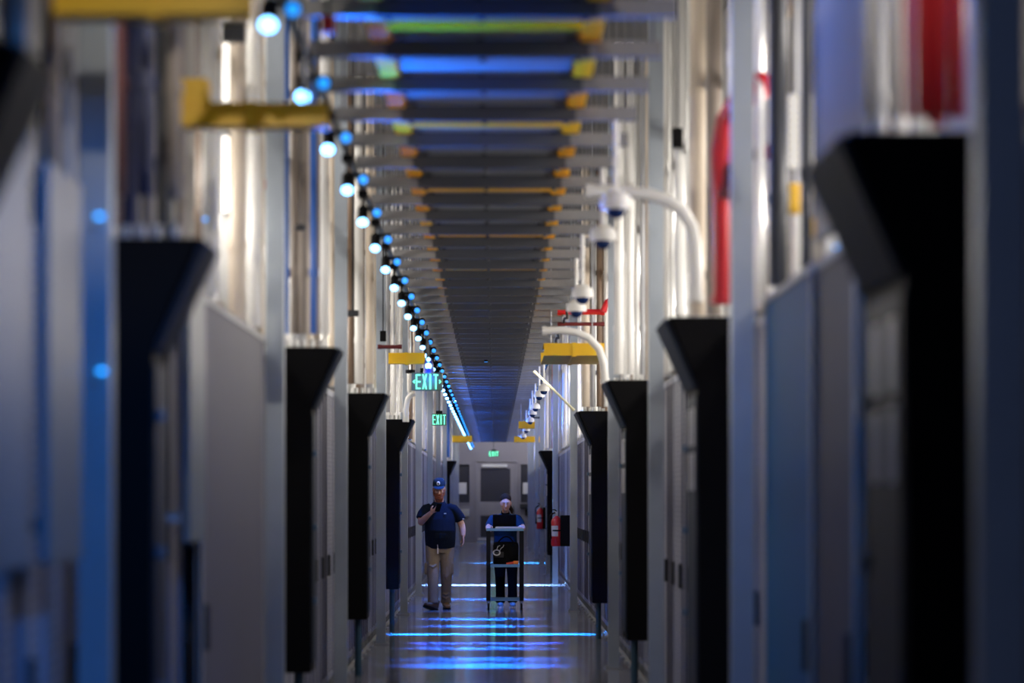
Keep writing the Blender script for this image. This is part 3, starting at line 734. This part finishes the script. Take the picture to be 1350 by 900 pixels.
def aisle_glimpse(px0, px1, y0, y1, d, lab):  # glowing grid added for the view into a bright aisle beyond
    a, b_ = P(px0, y0, d), P(px1, y1, d); t = thing('aisle_grid', lab, 'lamp', (a.x, d, b_.z), 0, 'aisle glimpses')
    W, H = b_.x-a.x, a.z-b_.z
    bm = B(); box(bm, 0, W, .02, .03, 0, H); obj('diffuser', bm, mat('aisle_glow', (1, 1, 1), .4, emit=(1, .9, .76), estr=.75), t)
    bm = B()
    for k in range(11): box(bm, 0, W, 0, .02, H*k/10-.004, H*k/10+.004)
    for k in range(3): box(bm, W*k/2-.003, W*k/2+.003, 0, .02, 0, H)
    obj('grid_bars', bm, ALU2, t)
aisle_glimpse(1040, 1054, 125, 220, 12.0, 'glowing grid for the bright aisle beyond, between the two black conduits upper right')
aisle_glimpse(1071, 1079, 125, 215, 11.4, 'glowing grid for the bright aisle beyond, right of both black conduits upper right')
def fitting(px, py, d, wx, wz, m, lab, cat='fitting', name='junction_box'):
    p = P(px, py, d); w_, h_ = wx*d/F, wz*d/F
    t = thing(name, lab, cat, p)
    bm = B(); box(bm, -w_/2, w_/2, -.03, .03, -h_/2, h_/2, .006); obj('box', bm, m, t)
    bm = B(); box(bm, -w_/2*.8, w_/2*.8, -.036, -.03, -h_/2*.8, h_/2*.8, .004); obj('lid', bm, m, t)
    bm = B(); tube(bm, [(0, 0, h_/2), (0, 0, 5.49-p.z)], .007, 8); obj('hanger', bm, DARK, t)
    return t
fitting(893, 182, 17.2, 14, 26, BLACK, 'black box hanging among conduits above the third black right hood')
fitting(308, 44, 14.0, 30, 24, DARK, 'dark box above the upright tube reflections upper left')
fitting(346, 243, 16.5, 10, 12, RED, 'small red box on the pale panels left')
fitting(1047, 262, 12.3, 14, 40, YEL, 'yellow box between the two black conduits right')
fitting(1075, 300, 11.4, 10, 24, YEL, 'yellow box right of both black conduits')
fitting(465, 413, 24.5, 16, 8, DARK, 'dark clamp on the pale conduits above the third black left hood')
fitting(396, 300, 17.0, 14, 8, DARK, 'dark clamp above the second black left hood')
fitting(505, 443, 30.2, 8, 14, BLACK, 'black box left of the ochre raceway')
fitting(432, 33, 11.0, 18, 22, RED, 'dark red box seen between the nearest cross channels')
# small blue indicator lights (real LEDs on the near left units)
for x, y, d, l_ in ((134, 489, 8.62, 'lower blue indicator light on the near left board'), (131, 285, 8.62, 'upper blue indicator light on the near left board'),
                    (258, 525, 11.8, 'blue indicator light on the third pale board'), (272, 289, 12.6, 'blue indicator light on the tan panel upper left'),
                    (1105, 327, 10.2, 'upper blue indicator light on the right panels'), (1092, 411, 10.6, 'lower blue indicator light on the right panels')):
    bm = B(); ell(bm, (0, 0, 0), (.014, .008, .008)); o = obj('indicator_light', bm, LEDB, None, True, P(x, y, d)); tag(o, l_, 'light', 'indicator lights')
# panel coloured as blue lit by the right near post, translucent panels in front of the near right cabinets
def sheet(side, px0, px1, z0, z1, m, lab, Xf=1.24):
    d0 = F*Xf/abs(px0-VX); d1 = F*Xf/abs(px1-VX); d0, d1 = min(d0, d1), max(d0, d1)
    t = thing('sliding_panel', lab, 'panel', (side*Xf, (d0+d1)/2, z0), 0, 'near panels'); L = d1-d0
    bm = B(); box(bm, -.008, .008, -L/2, L/2, .03, z1-z0-.03); obj('sheet', bm, m, t)
    bm = B()
    for q in ((-L/2, -L/2+.04, 0, z1-z0), (L/2-.04, L/2, 0, z1-z0), (-L/2+.04, L/2-.04, 0, .03), (-L/2+.04, L/2-.04, z1-z0-.03, z1-z0)): box(bm, -.015, .015, q[0], q[1], q[2], q[3])
    obj('frame', bm, GREYP, t)
    bm = B(); tube(bm, [(-side*.025, -L/2+.1, .9), (-side*.025, -L/2+.1, 1.1)], .012, 8); obj('handle', bm, DARK, t)
sheet(1, 1078, 1132, .02, 2.46, mat('grey_sheet', (.09, .08, .09), .55, 0, .15, scale=2, spec=.12), 'brownish grey sliding panel on the right behind the nearest black hood', 1.22)
sheet(1, 1012, 1074, .02, 2.46, mat('blue_lit_sheet', (.02, .11, .24), .55, 0, .1, scale=2, spec=.12), 'blue lit sliding panel on the right beside the second steel post', 1.20)  # blue spotlight put into the sheet colour
sheet(-1, 262, 345, .02, 2.46, mat('violet_sheet', (.09, .09, .13), .5, 0, .1, scale=2, spec=.2), 'violet grey sliding panel on the left before the second black hood', 1.27)
sheet(1, 1080, 1148, 2.56, 5.2, mat('smoky_taupe', (.30, .26, .235), .3, 0, .25, scale=3), 'tall smoky panel upper right over the nearest stretch', 1.24)

# ------------------------------------------------------------------ fire extinguishers
def make_ext():
    t = thing('fire_extinguisher', '', 'fire extinguisher')
    bm = B(); tube(bm, [(0, 0, 0), (0, 0, .02), (0, 0, .40), (0, 0, .45), (0, 0, .475), (0, 0, .49)], [.075, .088, .088, .065, .035, .025], 24); obj('cylinder', bm, mat('red_enamel', (.50, .008, .015), .3, coat=.3), t, True)
    bm = B(); tube(bm, [(0, 0, .49), (0, 0, .53)], .022, 12); box(bm, -.02, .02, -.02, .02, .53, .56, .004); v = obj('valve', bm, ALU2, t)
    bm = B(); tube(bm, [(0, 0, .56), (-.02, -.03, .585), (-.06, -.06, .59)], .009, 8); tube(bm, [(0, .0, .54), (-.05, -.03, .53), (-.09, -.04, .50)], .009, 8); obj('lever', bm, BLACK, v)
    bm = B(); tube(bm, arc((-.02, -.02, .54), (-.15, -.03, .52), (-.10, -.03, .36), 8)+[V((-.098, -.03, .25))], .012, 8); tube(bm, [(-.098, -.03, .26), (-.098, -.03, .12)], [.016, .022], 10); obj('hose', bm, BLACK, t, True)
    bm = B(); tube(bm, [(-.004, -.001, .16), (-.004, -.001, .33)], .0885, 24, caps=False); o = obj('label_band', bm, mat('label_paper', (.5, .52, .56), .5), t)
    bm = B(); box(bm, .06, .295, -.09, .09, 0, .5, .01); box(bm, -.01, .09, .08, .1, .05, .45); obj('wall_bracket', bm, BLACK, t)
    bm = B(); tube(bm, [(0, 0, .24), (0, 0, .265)], .092, 24); obj('strap', bm, BLACK, t)
    return t
ex = make_ext(); ex.location = (1.0, 45.9, .80); ex['label'] = 'larger red fire extinguisher in front of a post on the right wall'; ex['group'] = 'fire extinguishers'
dup(ex, (1.06, 65.9, .86), 0, 'smaller farther red fire extinguisher left of the farthest right hood', 'fire extinguishers')

# ------------------------------------------------------------------ people
SKIN = mat('skin', (.50, .28, .21), .5, noise=.04, scale=30)
SKIN2 = mat('skin_b', (.42, .23, .17), .5, noise=.04, scale=30)
SHIRT = mat('navy_shirt', (.006, .010, .022), .9, spec=.08, noise=.15, scale=14, bump=.3)
SHIRTW = mat('blue_shirt', (.008, .03, .075), .9, spec=.08, noise=.15, scale=14, bump=.3)
KHAKI = mat('khaki_cloth', (.22, .175, .13), .9, spec=.1, noise=.15, scale=18, bump=.4)
BPANT = mat('black_cloth', (.003, .003, .005), .9, spec=.06)
BEARD = mat('beard_hair', (.19, .05, .018), .85, noise=.4, scale=60, bump=.5)
HAIR = mat('dark_hair', (.020, .013, .010), .8, spec=.1, noise=.4, scale=60)
LIP = mat('lip', (.35, .12, .11), .5)
EYE = mat('eye_dark', (.03, .02, .02), .3)

def rx(a): return Matrix.Rotation(a, 3, 'X')
def add_head(bm, c, tilt, w=.078, h=.115, dp=.095):
    """c = centre of the head; faces -y"""
    R = rx(tilt); c = V(c); f = lambda p: c+R @ V(p)
    ell(bm, f((0, .012, .025)), (w, dp, h*.82), 18, R)
    ell(bm, f((0, -.022, -.045)), (w*.78, dp*.68, h*.62), 16, R)
    ell(bm, f((0, -.06, -.085)), (w*.36, .028, .024), 10, R)
    tube(bm, [f((0, -.088, .012)), f((0, -.102, -.012)), f((0, -.110, -.028)), f((0, -.094, -.036))], [.009, .012, .017, .012], 8)
    ell(bm, f((0, -.082, .024)), (.055, .014, .010), 10, R)
    for s in (-1, 1):
        ell(bm, f((s*(w+.004), .01, -.01)), (.010, .02, .032), 8, R)
        ell(bm, f((s*.04, -.068, -.022)), (.022, .02, .022), 8, R)
    return f
def add_hand(bm, wrist, dirv, palmn, thumb, curl, L=.18, spread=.018):
    """palm from the wrist along dirv; palmn = direction the palm faces; thumb side vector sign; curl 0..1"""
    w_ = V(wrist); d = V(dirv).normalized(); n = V(palmn); n = (n-d*n.dot(d)).normalized(); s = d.cross(n)*thumb
    pl = L*.5
    tube(bm, [w_-d*.01, w_+d*pl*.35, w_+d*pl*.8, w_+d*pl], [(.026, .017), (.036, .016), (.040, .014), (.036, .011)], 10, ref=s)
    for k, (off, ln) in enumerate(((.030, .070), (.010, .080), (-.010, .074), (-.029, .058))):
        p = w_+d*(pl-.012)+s*off; a = 0; pts = [p]; dd = d
        for seg, fr in enumerate((.45, .32, .26)):
            a += curl*(.9 if seg else .6)
            dd = d*math.cos(a)+n*math.sin(a); p = p+dd*ln*fr; pts.append(p)
        tube(bm, pts, [.0105, .0098, .009, .0075], 8)
    p = w_+d*pl*.25+s*.028
    tube(bm, [p, p+s*.026+d*.022+n*.008, p+s*.036+d*.046+n*(.012+.02*curl), p+s*.030+d*.066+n*(.016+.035*curl)], [.014, .013, .011, .008], 8)

# ---- man
MX, MY = -.79, 40.3
man = thing('person', 'bearded man in cap, dark polo and khaki trousers walking and reading a phone', 'person', (MX, MY, 0), 0, 'people in the aisle')
bm = B(); hc = (.005, -.06, 1.705)
hf = add_head(bm, hc, math.radians(22), .082, .118, .098)
tube(bm, [(.005, .01, 1.44), (.005, -.01, 1.53), (.005, -.035, 1.62)], [.075, .066, .062], 14)
tube(bm, [(.02, .02, .86), (.02, .0, .98), (.02, -.01, 1.12), (.015, .0, 1.28), (.01, .01, 1.40), (.005, .01, 1.47)], [(.16, .12), (.19, .15), (.195, .165), (.185, .14), (.17, .11), (.09, .07)], 20, ref=V((1, 0, 0)))
AL = [(-.15, .01, 1.43), (-.215, .0, 1.40), (-.245, -.02, 1.30), (-.25, -.06, 1.235), (-.19, -.17, 1.295), (-.10, -.29, 1.375)]
tube(bm, AL, [.05, .05, .05, .05, .044, .029], 12)
add_hand(bm, (-.10, -.29, 1.375), (.75, -.45, .42), (.2, .5, .85), 1, .55)
AR = [(.17, .01, 1.43), (.225, .01, 1.385), (.28, .02, 1.29), (.322, .02, 1.20), (.34, -.02, 1.12), (.345, -.06, 1.035)]
tube(bm, AR, [.05, .05, .05, .050, .045, .031], 12)
add_hand(bm, (.345, -.06, 1.035), (.02, -.15, -1), (-1, -.2, 0), 1, .35)
for s, hip, kn, an in ((-1, (-.085, .01, .88), (-.078, -.16, .50), (-.075, -.23, .13)), (1, (.115, .01, .88), (.105, -.02, .49), (.10, .12, .13))):
    tube(bm, [hip, kn, an], [.10, .066, .042], 12)
    f0 = V(an); yw = -.62 if s < 0 else .12; g = lambda q: f0+Matrix.Rotation(yw, 3, 'Z') @ V((0, q, 0))
    tube(bm, [f0+V((0, 0, .03)), g(.0)+V((0, 0, -.05)), g(-.06)+V((0, 0, -.06 if s > 0 else -.05)), g(-.12)+V((0, 0, -.07 if s > 0 else -.04))], [.04, .03, .022, .014], 10)
remesh('body', bm, SKIN, .0065, man, 2)
bm = B()   # polo shirt
tube(bm, [(.02, .015, .875), (.02, .01, .93), (.02, .0, 1.0), (.02, -.02, 1.12), (.018, -.01, 1.26), (.01, .01, 1.37), (.005, .012, 1.46), (.005, .005, 1.53)],
     [(.205, .165), (.213, .175), (.218, .19), (.222, .20), (.215, .17), (.205, .135), (.145, .10), (.078, .075)], 28, ref=V((1, 0, 0)))
tube(bm, [(-.11, .01, 1.44), (-.185, .005, 1.415), (-.232, -.01, 1.35), (-.252, -.035, 1.285)], [.07, .076, .073, .074], 16)
tube(bm, [(.12, .01, 1.44), (.21, .01, 1.415), (.272, .015, 1.34), (.318, .02, 1.26)], [.07, .076, .074, .075], 16)
ell(bm, (.02, -.07, 1.06), (.17, .15, .15))
remesh('polo_shirt', bm, SHIRT, .009, man, 3)
bm = B(); tube(bm, [(.005, .005, 1.50), (.005, -.02, 1.535)], [(.082, .078), (.078, .074)], 20, caps=False, ref=V((1, 0, 0)))
c_ = obj('collar', bm, SHIRT, man, True); sm = c_.modifiers.new('s', 'SOLIDIFY'); sm.thickness = .008
bm = B(); box(bm, .075, .108, -.166, -.150, 1.352, 1.366, .003); lg = obj('chest_logo', bm, mat('logo_white', (.75, .78, .8), .5), man)
bm = B(); box(bm, .335, .36, -.066, -.052, 1.275, 1.287, .002); obj('sleeve_logo', bm, mat('logo_white', (.75,)*3), man)
bm = B()   # trousers
tube(bm, [(.02, .01, .80), (.02, .01, .93)], [(.185, .135), (.19, .14)], 20, ref=V((1, 0, 0)))
tube(bm, [(-.085, .0, .90), (-.085, -.06, .72), (-.08, -.15, .50), (-.078, -.19, .32), (-.076, -.225, .15), (-.074, -.235, .09)], [.105, .10, .082, .075, .074, .08], 16)
tube(bm, [(.118, .0, .90), (.115, -.01, .72), (.107, -.02, .50), (.105, .05, .32), (.10, .115, .15), (.10, .12, .09)], [.105, .10, .082, .073, .07, .076], 16)
for x, y, zz in ((-.078, -.2, .14), (-.08, -.19, .2), (-.085, -.17, .42), (-.08, -.15, .6), (.10, .08, .15), (.10, .06, .2), (.108, -.02, .45), (.11, -.03, .58)):
    tube(bm, [(x-.05, y-.03, zz+.03), (x, y-.066, zz), (x+.05, y-.03, zz+.035)], [.014, .018, .014], 8)
box(bm, -.20, -.165, -.14, .02, .5, .66, .01); box(bm, .185, .21, -.08, .08, .5, .66, .01)
remesh('trousers', bm, KHAKI, .009, man, 2)
bm = B(); box(bm, -.02, .0, -.19, -.165, .79, .87, .004); tube(bm, [(-.01, -.18, .87), (-.015, -.175, .92)], .004, 6); obj('badge', bm, mat('badge_pale', (.6, .55, .6), .4), man)
for s, an, tl, yw in ((-1, (-.08, -.235, .0), 14, -.62), (1, (.102, .13, .0), 0, .12)):
    R = Matrix.Translation(V(an)) @ Matrix.Rotation(yw, 4, 'Z') @ Matrix.Rotation(math.radians(-tl), 4, 'X')
    f = lambda p: R @ V(p)
    bt = B()
    tube(bt, [f((0, .085, .06)), f((0, .03, .07)), f((0, -.05, .062)), f((0, -.14, .045)), f((0, -.19, .04))], [(.036, .045), (.046, .055), (.048, .046), (.05, .034), (.03, .022)], 14, ref=V((1, 0, 0)))
    tube(bt, [f((0, .04, .05)), f((0, .045, .15))], [.05, .055], 14)
    bo_ = remesh('boot', bt, mat('boot_tan', (.26, .14, .05), .7) if s > 0 else mat('boot_brown', (.11, .07, .045), .7), .008, man, 2)
    bt = B(); R2 = R
    vs = []
    pts = [(.0, .10), (.04, .08), (.045, 0), (.055, -.12), (.03, -.2), (0, -.215), (-.03, -.2), (-.055, -.12), (-.045, 0), (-.04, .08)]
    prism(bt, pts, .0, .026, 'z'); bmesh.ops.transform(bt, matrix=R, verts=bt.verts); obj('sole', bt, BLACK, bo_)
# head details
bm = B(); R = rx(math.radians(22))
for p, r_ in (((0, -.055, -.075), (.070, .055, .050)), ((0, -.072, -.105), (.066, .05, .05)), ((.0, -.066, -.145), (.054, .042, .038)), ((.058, -.02, -.05), (.028, .05, .055)), ((-.058, -.02, -.05), (.028, .05, .055)), ((0, -.094, -.052), (.034, .014, .010))):
    ell(bm, hf(p), r_, 14, R)
remesh('beard', bm, BEARD, .007, man, 1)
bm = B(); ell(bm, hf((0, -.112, -.067)), (.022, .006, .004), 8, R); obj('mouth', bm, LIP, man, True)
for s in (-1, 1):
    bm = B(); ell(bm, hf((s*.032, -.084, .004)), (.013, .006, .004), 8, R); obj('eye', bm, EYE, man, True)
bm = B()   # cap
R2 = rx(math.radians(14)); cc = V(hc)+V((0, .005, .048))
pr = [(0, 1.0), (.03, .995), (.06, .94), (.085, .8), (.102, .55), (.110, .25)]
tube(bm, [cc+R2 @ V((0, 0, z)) for z, _ in pr], [(.091*k, .108*k) for _, k in pr], 24, ref=V((1, 0, 0)))
cap = obj('cap', bm, mat('cap_navy', (.012, .025, .045), .85, spec=.1), man, True)
bm = B(); ell(bm, cc+R2 @ V((0, -.105, .006)), (.078, .075, .010), 20, rx(math.radians(26))); obj('brim', bm, mat('brim_navy', (.015, .035, .07), .8, spec=.1), cap, True)
bm = B(); ell(bm, cc+R2 @ V((-.008, -.100, .056)), (.025, .012, .031), 18, R2); bd = obj('cap_badge', bm, mat('badge_white', (.7, .75, .8), .5), cap, True)
bm = B(); ell(bm, cc+R2 @ V((-.008, -.109, .054)), (.010, .006, .017), 12, R2); obj('badge_emblem', bm, mat('cap_navy', (.02, .05, .1)), cap, True)
# phone, held
pc = V((MX-.0, MY-.365, 1.445))
t = thing('phone', 'black phone held in the bearded man\'s raised hand', 'phone', pc); t.rotation_euler = (math.radians(-50), math.radians(8), math.radians(12))
bm = B(); box(bm, -.036, .036, -.075, .075, -.005, .005, .004); obj('case', bm, BLACK, t)
bm = B(); box(bm, -.032, .032, -.07, .07, .005, .0062); obj('screen', bm, mat('screen_dim', (.02, .02, .03), .15, emit=(.5, .6, .9), estr=.12), t)

# ---- woman
WX, WY = .155, 40.95
wom = thing('person', 'woman with tied dark hair in blue polo pushing the black cart', 'person', (WX, WY, 0), 0, 'people in the aisle')
bm = B(); wc = (.005, -.10, 1.505)
wf = add_head(bm, wc, math.radians(10), .072, .108, .092)
tube(bm, [(.0, -.0, 1.28), (.0, -.03, 1.36), (.003, -.07, 1.43)], [.06, .048, .047], 14)
tube(bm, [(.0, .06, .78), (.0, .06, .90), (.0, .04, 1.05), (.0, .0, 1.2), (.0, -.01, 1.28), (.0, -.01, 1.33)], [(.165, .11), (.155, .11), (.14, .10), (.165, .10), (.15, .08), (.07, .05)], 20, ref=V((1, 0, 0)))
for s in (-1, 1):
    A = [(s*.13, -.005, 1.29), (s*.19, -.02, 1.27), (s*.225, -.08, 1.17), (s*.235, -.15, 1.115), (s*.235, -.27, 1.155), (s*.245, -.37, 1.185)]
    tube(bm, A, [.05, .05, .043, .038, .034, .026], 12)
    add_hand(bm, A[-1], (0, -1, -.22), (0, -.1, -1), -s if False else s*-1, .75, .165)
for s, hip, kn, an in ((-1, (-.085, .05, .82), (-.075, -.02, .47), (-.07, .06, .10)), (1, (.085, .05, .82), (.10, .03, .47), (.105, -.02, .10))):
    tube(bm, [hip, kn, an], [.09, .058, .038], 12)
    f0 = V(an); tube(bm, [f0+V((0, .04, -.055)), f0+V((0, -.06, -.06)), f0+V((0, -.14, -.07))], [(.03, .03), (.036, .026), (.032, .014)], 10)
remesh('body', bm, SKIN2, .0065, wom, 2)
bm = B()
tube(bm, [(.0, .06, .80), (.0, .055, .92), (.0, .035, 1.05), (.0, .0, 1.17), (.0, -.01, 1.27), (.0, -.012, 1.335), (.0, -.025, 1.36)], [(.178, .135), (.172, .13), (.165, .125), (.18, .125), (.165, .10), (.10, .07), (.055, .052)], 26, ref=V((1, 0, 0)))
for s in (-1, 1): tube(bm, [(s*.11, -.005, 1.29), (s*.18, -.012, 1.275), (s*.215, -.05, 1.21), (s*.232, -.095, 1.155)], [.06, .066, .064, .062], 16)
remesh('polo_shirt', bm, SHIRTW, .009, wom, 3)
bm = B(); tube(bm, [(.0, -.02, 1.345), (.0, -.045, 1.385)], [(.062, .058), (.058, .056)], 18, caps=False, ref=V((1, 0, 0)))
c_ = obj('collar', bm, BPANT, wom, True); sm = c_.modifiers.new('s', 'SOLIDIFY'); sm.thickness = .007
bm = B()
tube(bm, [(0, .06, .74), (0, .06, .86)], [(.172, .125), (.168, .122)], 20, ref=V((1, 0, 0)))
tube(bm, [(-.085, .05, .84), (-.078, .0, .6), (-.075, -.02, .45), (-.072, .02, .25), (-.07, .055, .075)], [.098, .085, .073, .067, .07], 14)
tube(bm, [(.085, .05, .84), (.095, .04, .6), (.10, .03, .45), (.103, .0, .25), (.105, -.02, .075)], [.098, .085, .073, .067, .07], 14)
remesh('trousers', bm, BPANT, .009, wom, 2)
for s, an in ((-1, (-.07, .06, 0)), (1, (.105, -.02, 0))):
    a = V(an); bm = B()
    tube(bm, [a+V((0, .08, .05)), a+V((0, .02, .055)), a+V((0, -.07, .045)), a+V((0, -.15, .032))], [(.032, .04), (.042, .045), (.044, .034), (.028, .018)], 14, ref=V((1, 0, 0)))
    sh = remesh('shoe', bm, mat('shoe_blue_lit', (.15, .3, .5), .6), .008, wom, 2)  # blue light falling on the shoes put into their colour
    bm = B(); prism(bm, [(a.x+x, a.y+y) for x, y in ((0, .09), (.036, .07), (.042, -.02), (.046, -.1), (.02, -.17), (-.02, -.17), (-.046, -.1), (-.042, -.02), (-.036, .07))], 0, .02, 'z'); obj('sole', bm, WHITE, sh)
bm = B(); R = rx(math.radians(10))
ell(bm, wf((0, .030, .056)), (.083, .098, .080), 20, R); ell(bm, wf((0, .05, .0)), (.080, .07, .09), 16, R); ell(bm, wf((0, .10, -.0)), (.035, .03, .035), 10, R)
tube(bm, [wf((0, .10, 0)), wf((.05, .11, -.06)), wf((.085, .09, -.12)), wf((.09, .07, -.17))], [.025, .032, .028, .01], 10)
# open the hair over the face
hr = remesh('hair', bm, HAIR, .008, wom, 1)
bm = B(); ell(bm, wf((0, -.035, -.012)), (.073, .066, .080), 20, R); ell(bm, wf((0, -.055, -.045)), (.056, .042, .055), 14, R); ell(bm, wf((0, -.07, -.085)), (.03, .024, .022), 10, R)
for s in (-1, 1):
    bm2 = B(); ell(bm2, wf((s*.028, -.101, .006)), (.012, .005, .005), 8, R); obj('eye', bm2, EYE, wom, True)
    bm2 = B(); ell(bm2, wf((s*.029, -.099, .024)), (.016, .006, .003), 8, R); obj('eyebrow', bm2, HAIR, wom, True)
remesh('face', bm, SKIN2, .006, wom, 1)
bm = B(); ell(bm, wf((0, -.103, -.056)), (.020, .006, .005), 8, R); obj('mouth', bm, LIP, wom, True)
bm = B(); tube(bm, [wf((0, -.098, .012)), wf((0, -.112, -.018)), wf((0, -.116, -.028)), wf((0, -.10, -.036))], [.007, .010, .014, .009], 8); obj('nose', bm, SKIN2, wom, True)

# ------------------------------------------------------------------ cart and its load
CX0, CX1, CY0, CY1 = -.115, .41, 40.02, 40.50
cart = thing('utility_cart', 'black three-shelf utility cart on casters with blue lit shelf edges', 'cart', ((CX0+CX1)/2, (CY0+CY1)/2, 0))
cw, cl = (CX1-CX0)/2, (CY1-CY0)/2
CARTM = mat('cart_black', (.006, .007, .01), .5, spec=.15)
EDGE = mat('cart_edge_blue_lit', (.16, .34, .55), .35, .2)  # blue beam on the shelf edges put into the colour
for z, h in ((1.115, .035), (.605, .04), (.13, .035)):
    bm = B(); box(bm, -cw+.004, cw-.004, -cl+.004, cl-.004, z, z+.012)
    sf = obj('shelf', bm, CARTM, cart)
    bm = B()
    box(bm, -cw, cw, -cl, -cl+.006, z, z+h); box(bm, -cw, cw, cl-.006, cl, z, z+h); box(bm, -cw, -cw+.006, -cl+.006, cl-.006, z, z+h); box(bm, cw-.006, cw, -cl+.006, cl-.006, z, z+h)
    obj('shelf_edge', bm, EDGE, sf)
for sx in (-1, 1):
    for sy in (-1, 1):
        bm = B(); prism(bm, [(sx*(cw+.001), sy*(cl+.001)), (sx*(cw-.058), sy*(cl+.001)), (sx*(cw-.058), sy*(cl-.006)), (sx*(cw-.006), sy*(cl-.006)), (sx*(cw-.006), sy*(cl-.05)), (sx*(cw+.001), sy*(cl-.05))], .13, 1.115, 'z'); obj('corner_post', bm, CARTM, cart)
        bm = B(); tube(bm, [(sx*(cw-.03), sy*(cl-.03), .13), (sx*(cw-.03), sy*(cl-.03), .10)], .018, 10); box(bm, sx*(cw-.03)-.022, sx*(cw-.03)-.016, sy*(cl-.03)-.02, sy*(cl-.03)+.03, .03, .10); box(bm, sx*(cw-.03)+.016, sx*(cw-.03)+.022, sy*(cl-.03)-.02, sy*(cl-.03)+.03, .03, .10)
        ca = obj('caster_fork', bm, STEEL, cart)
        bm = B(); tube(bm, [(sx*(cw-.03)-.013, sy*(cl-.03)+.01, .04), (sx*(cw-.03)+.013, sy*(cl-.03)+.01, .04)], .04, 18); obj('wheel', bm, BLACK, ca, True)
# laptop: back of the lid towards us
zt = 1.127
t = thing('laptop', 'open black laptop standing on the top shelf of the cart', 'laptop', (.14, 40.30, zt))
bm = B(); box(bm, -.17, .17, -.02, .21, 0, .022, .005); obj('base', bm, DARK, t)
bm = B(); box(bm, -.165, .165, -.004, .004, 0, .20, .004); bmesh.ops.transform(bm, matrix=Matrix.Translation((0, -.015, .022)) @ Matrix.Rotation(math.radians(14), 4, 'X'), verts=bm.verts); ld = obj('lid', bm, BLACK, t)
bm = B(); box(bm, -.15, .15, .004, .0055, .02, .19); bmesh.ops.transform(bm, matrix=Matrix.Translation((0, -.015, .022)) @ Matrix.Rotation(math.radians(14), 4, 'X'), verts=bm.verts); obj('screen', bm, mat('laptop_screen', (.05, .06, .08), .2, emit=(.5, .6, .8), estr=.5), ld)
bm = B(); box(bm, -.14, .14, .03, .14, .022, .025); obj('keyboard', bm, GREYP, t)
t = thing('keyboard', 'flat pale keyboard lying on the cart top in front of the laptop', 'keyboard', (.20, 40.13, zt+.012))
bm = B(); box(bm, -.19, .17, -.05, .05, 0, .03, .004); obj('case', bm, mat('pale_grey', (.5, .5, .52), .5), t)
bm = B()
for k in range(14):
    for j in range(4): box(bm, -.175+.024*k, -.157+.024*k, -.042+.021*j, -.026+.021*j, .03, .035)
obj('keys', bm, GREYP, t)
# middle shelf load
zm = .617
t = thing('equipment_bag', 'black tool bag filling the middle shelf of the cart', 'bag', (.15, 40.30, zm))
bm = B(); box(bm, -.17, .19, -.10, .13, 0, .34, .05); ell(bm, (.1, -.08, .2), (.08, .05, .14)); ell(bm, (-.08, -.08, .1), (.09, .045, .08)); remesh('bag', bm, mat('bag_black', (.006, .006, .007), .9, spec=.08, bump=.4, scale=20), .01, t, 3)
bm = B(); tube(bm, arc((-.1, -.08, .33), (.02, -.1, .50), (.12, -.08, .33), 10), .01, 8); obj('carry_handle', bm, BLACK, t, True)
bm = B(); box(bm, -.15, -.02, -.135, -.125, .12, .2, .004); obj('pocket', bm, mat('bag_black2', (.02, .02, .024), .7), t)
t = thing('cable_coil', 'pale coiled cable hanging on the front of the tool bag', 'cable', (.03, 40.155, zm+.19))
bm = B()
for k in range(3):
    r_ = .04+.006*k
    tube(bm, [(r_*math.cos(a), .0-.008*k, r_*math.sin(a)*.8) for a in [2*math.pi*q/20 for q in range(21)]], .004, 6)
tube(bm, [(.04, 0, .02), (.06, -.01, .06), (.09, .0, .08), (.1, .0, .11)], .004, 6); tube(bm, [(.0, 0, .04), (.02, -.01, .09), (.05, .0, .1)], .004, 6)
obj('coil', bm, mat('pale_cable', (.6, .6, .62), .4), t, True)
t = thing('power_tool', 'orange and red hand tool lying on the middle shelf of the cart', 'tool', (.255, 40.09, zm+.03))
bm = B(); tube(bm, [(-.09, 0, 0), (-.07, 0, 0), (.02, 0, .01), (.07, 0, .012)], [.018, .022, .026, .024], 12); obj('handle', bm, mat('tool_red', (.6, .05, .02), .4), t, True)
bm = B(); box(bm, .01, .085, -.028, .028, .0, .045, .008); obj('head', bm, mat('tool_orange', (.85, .22, .03), .4), t)
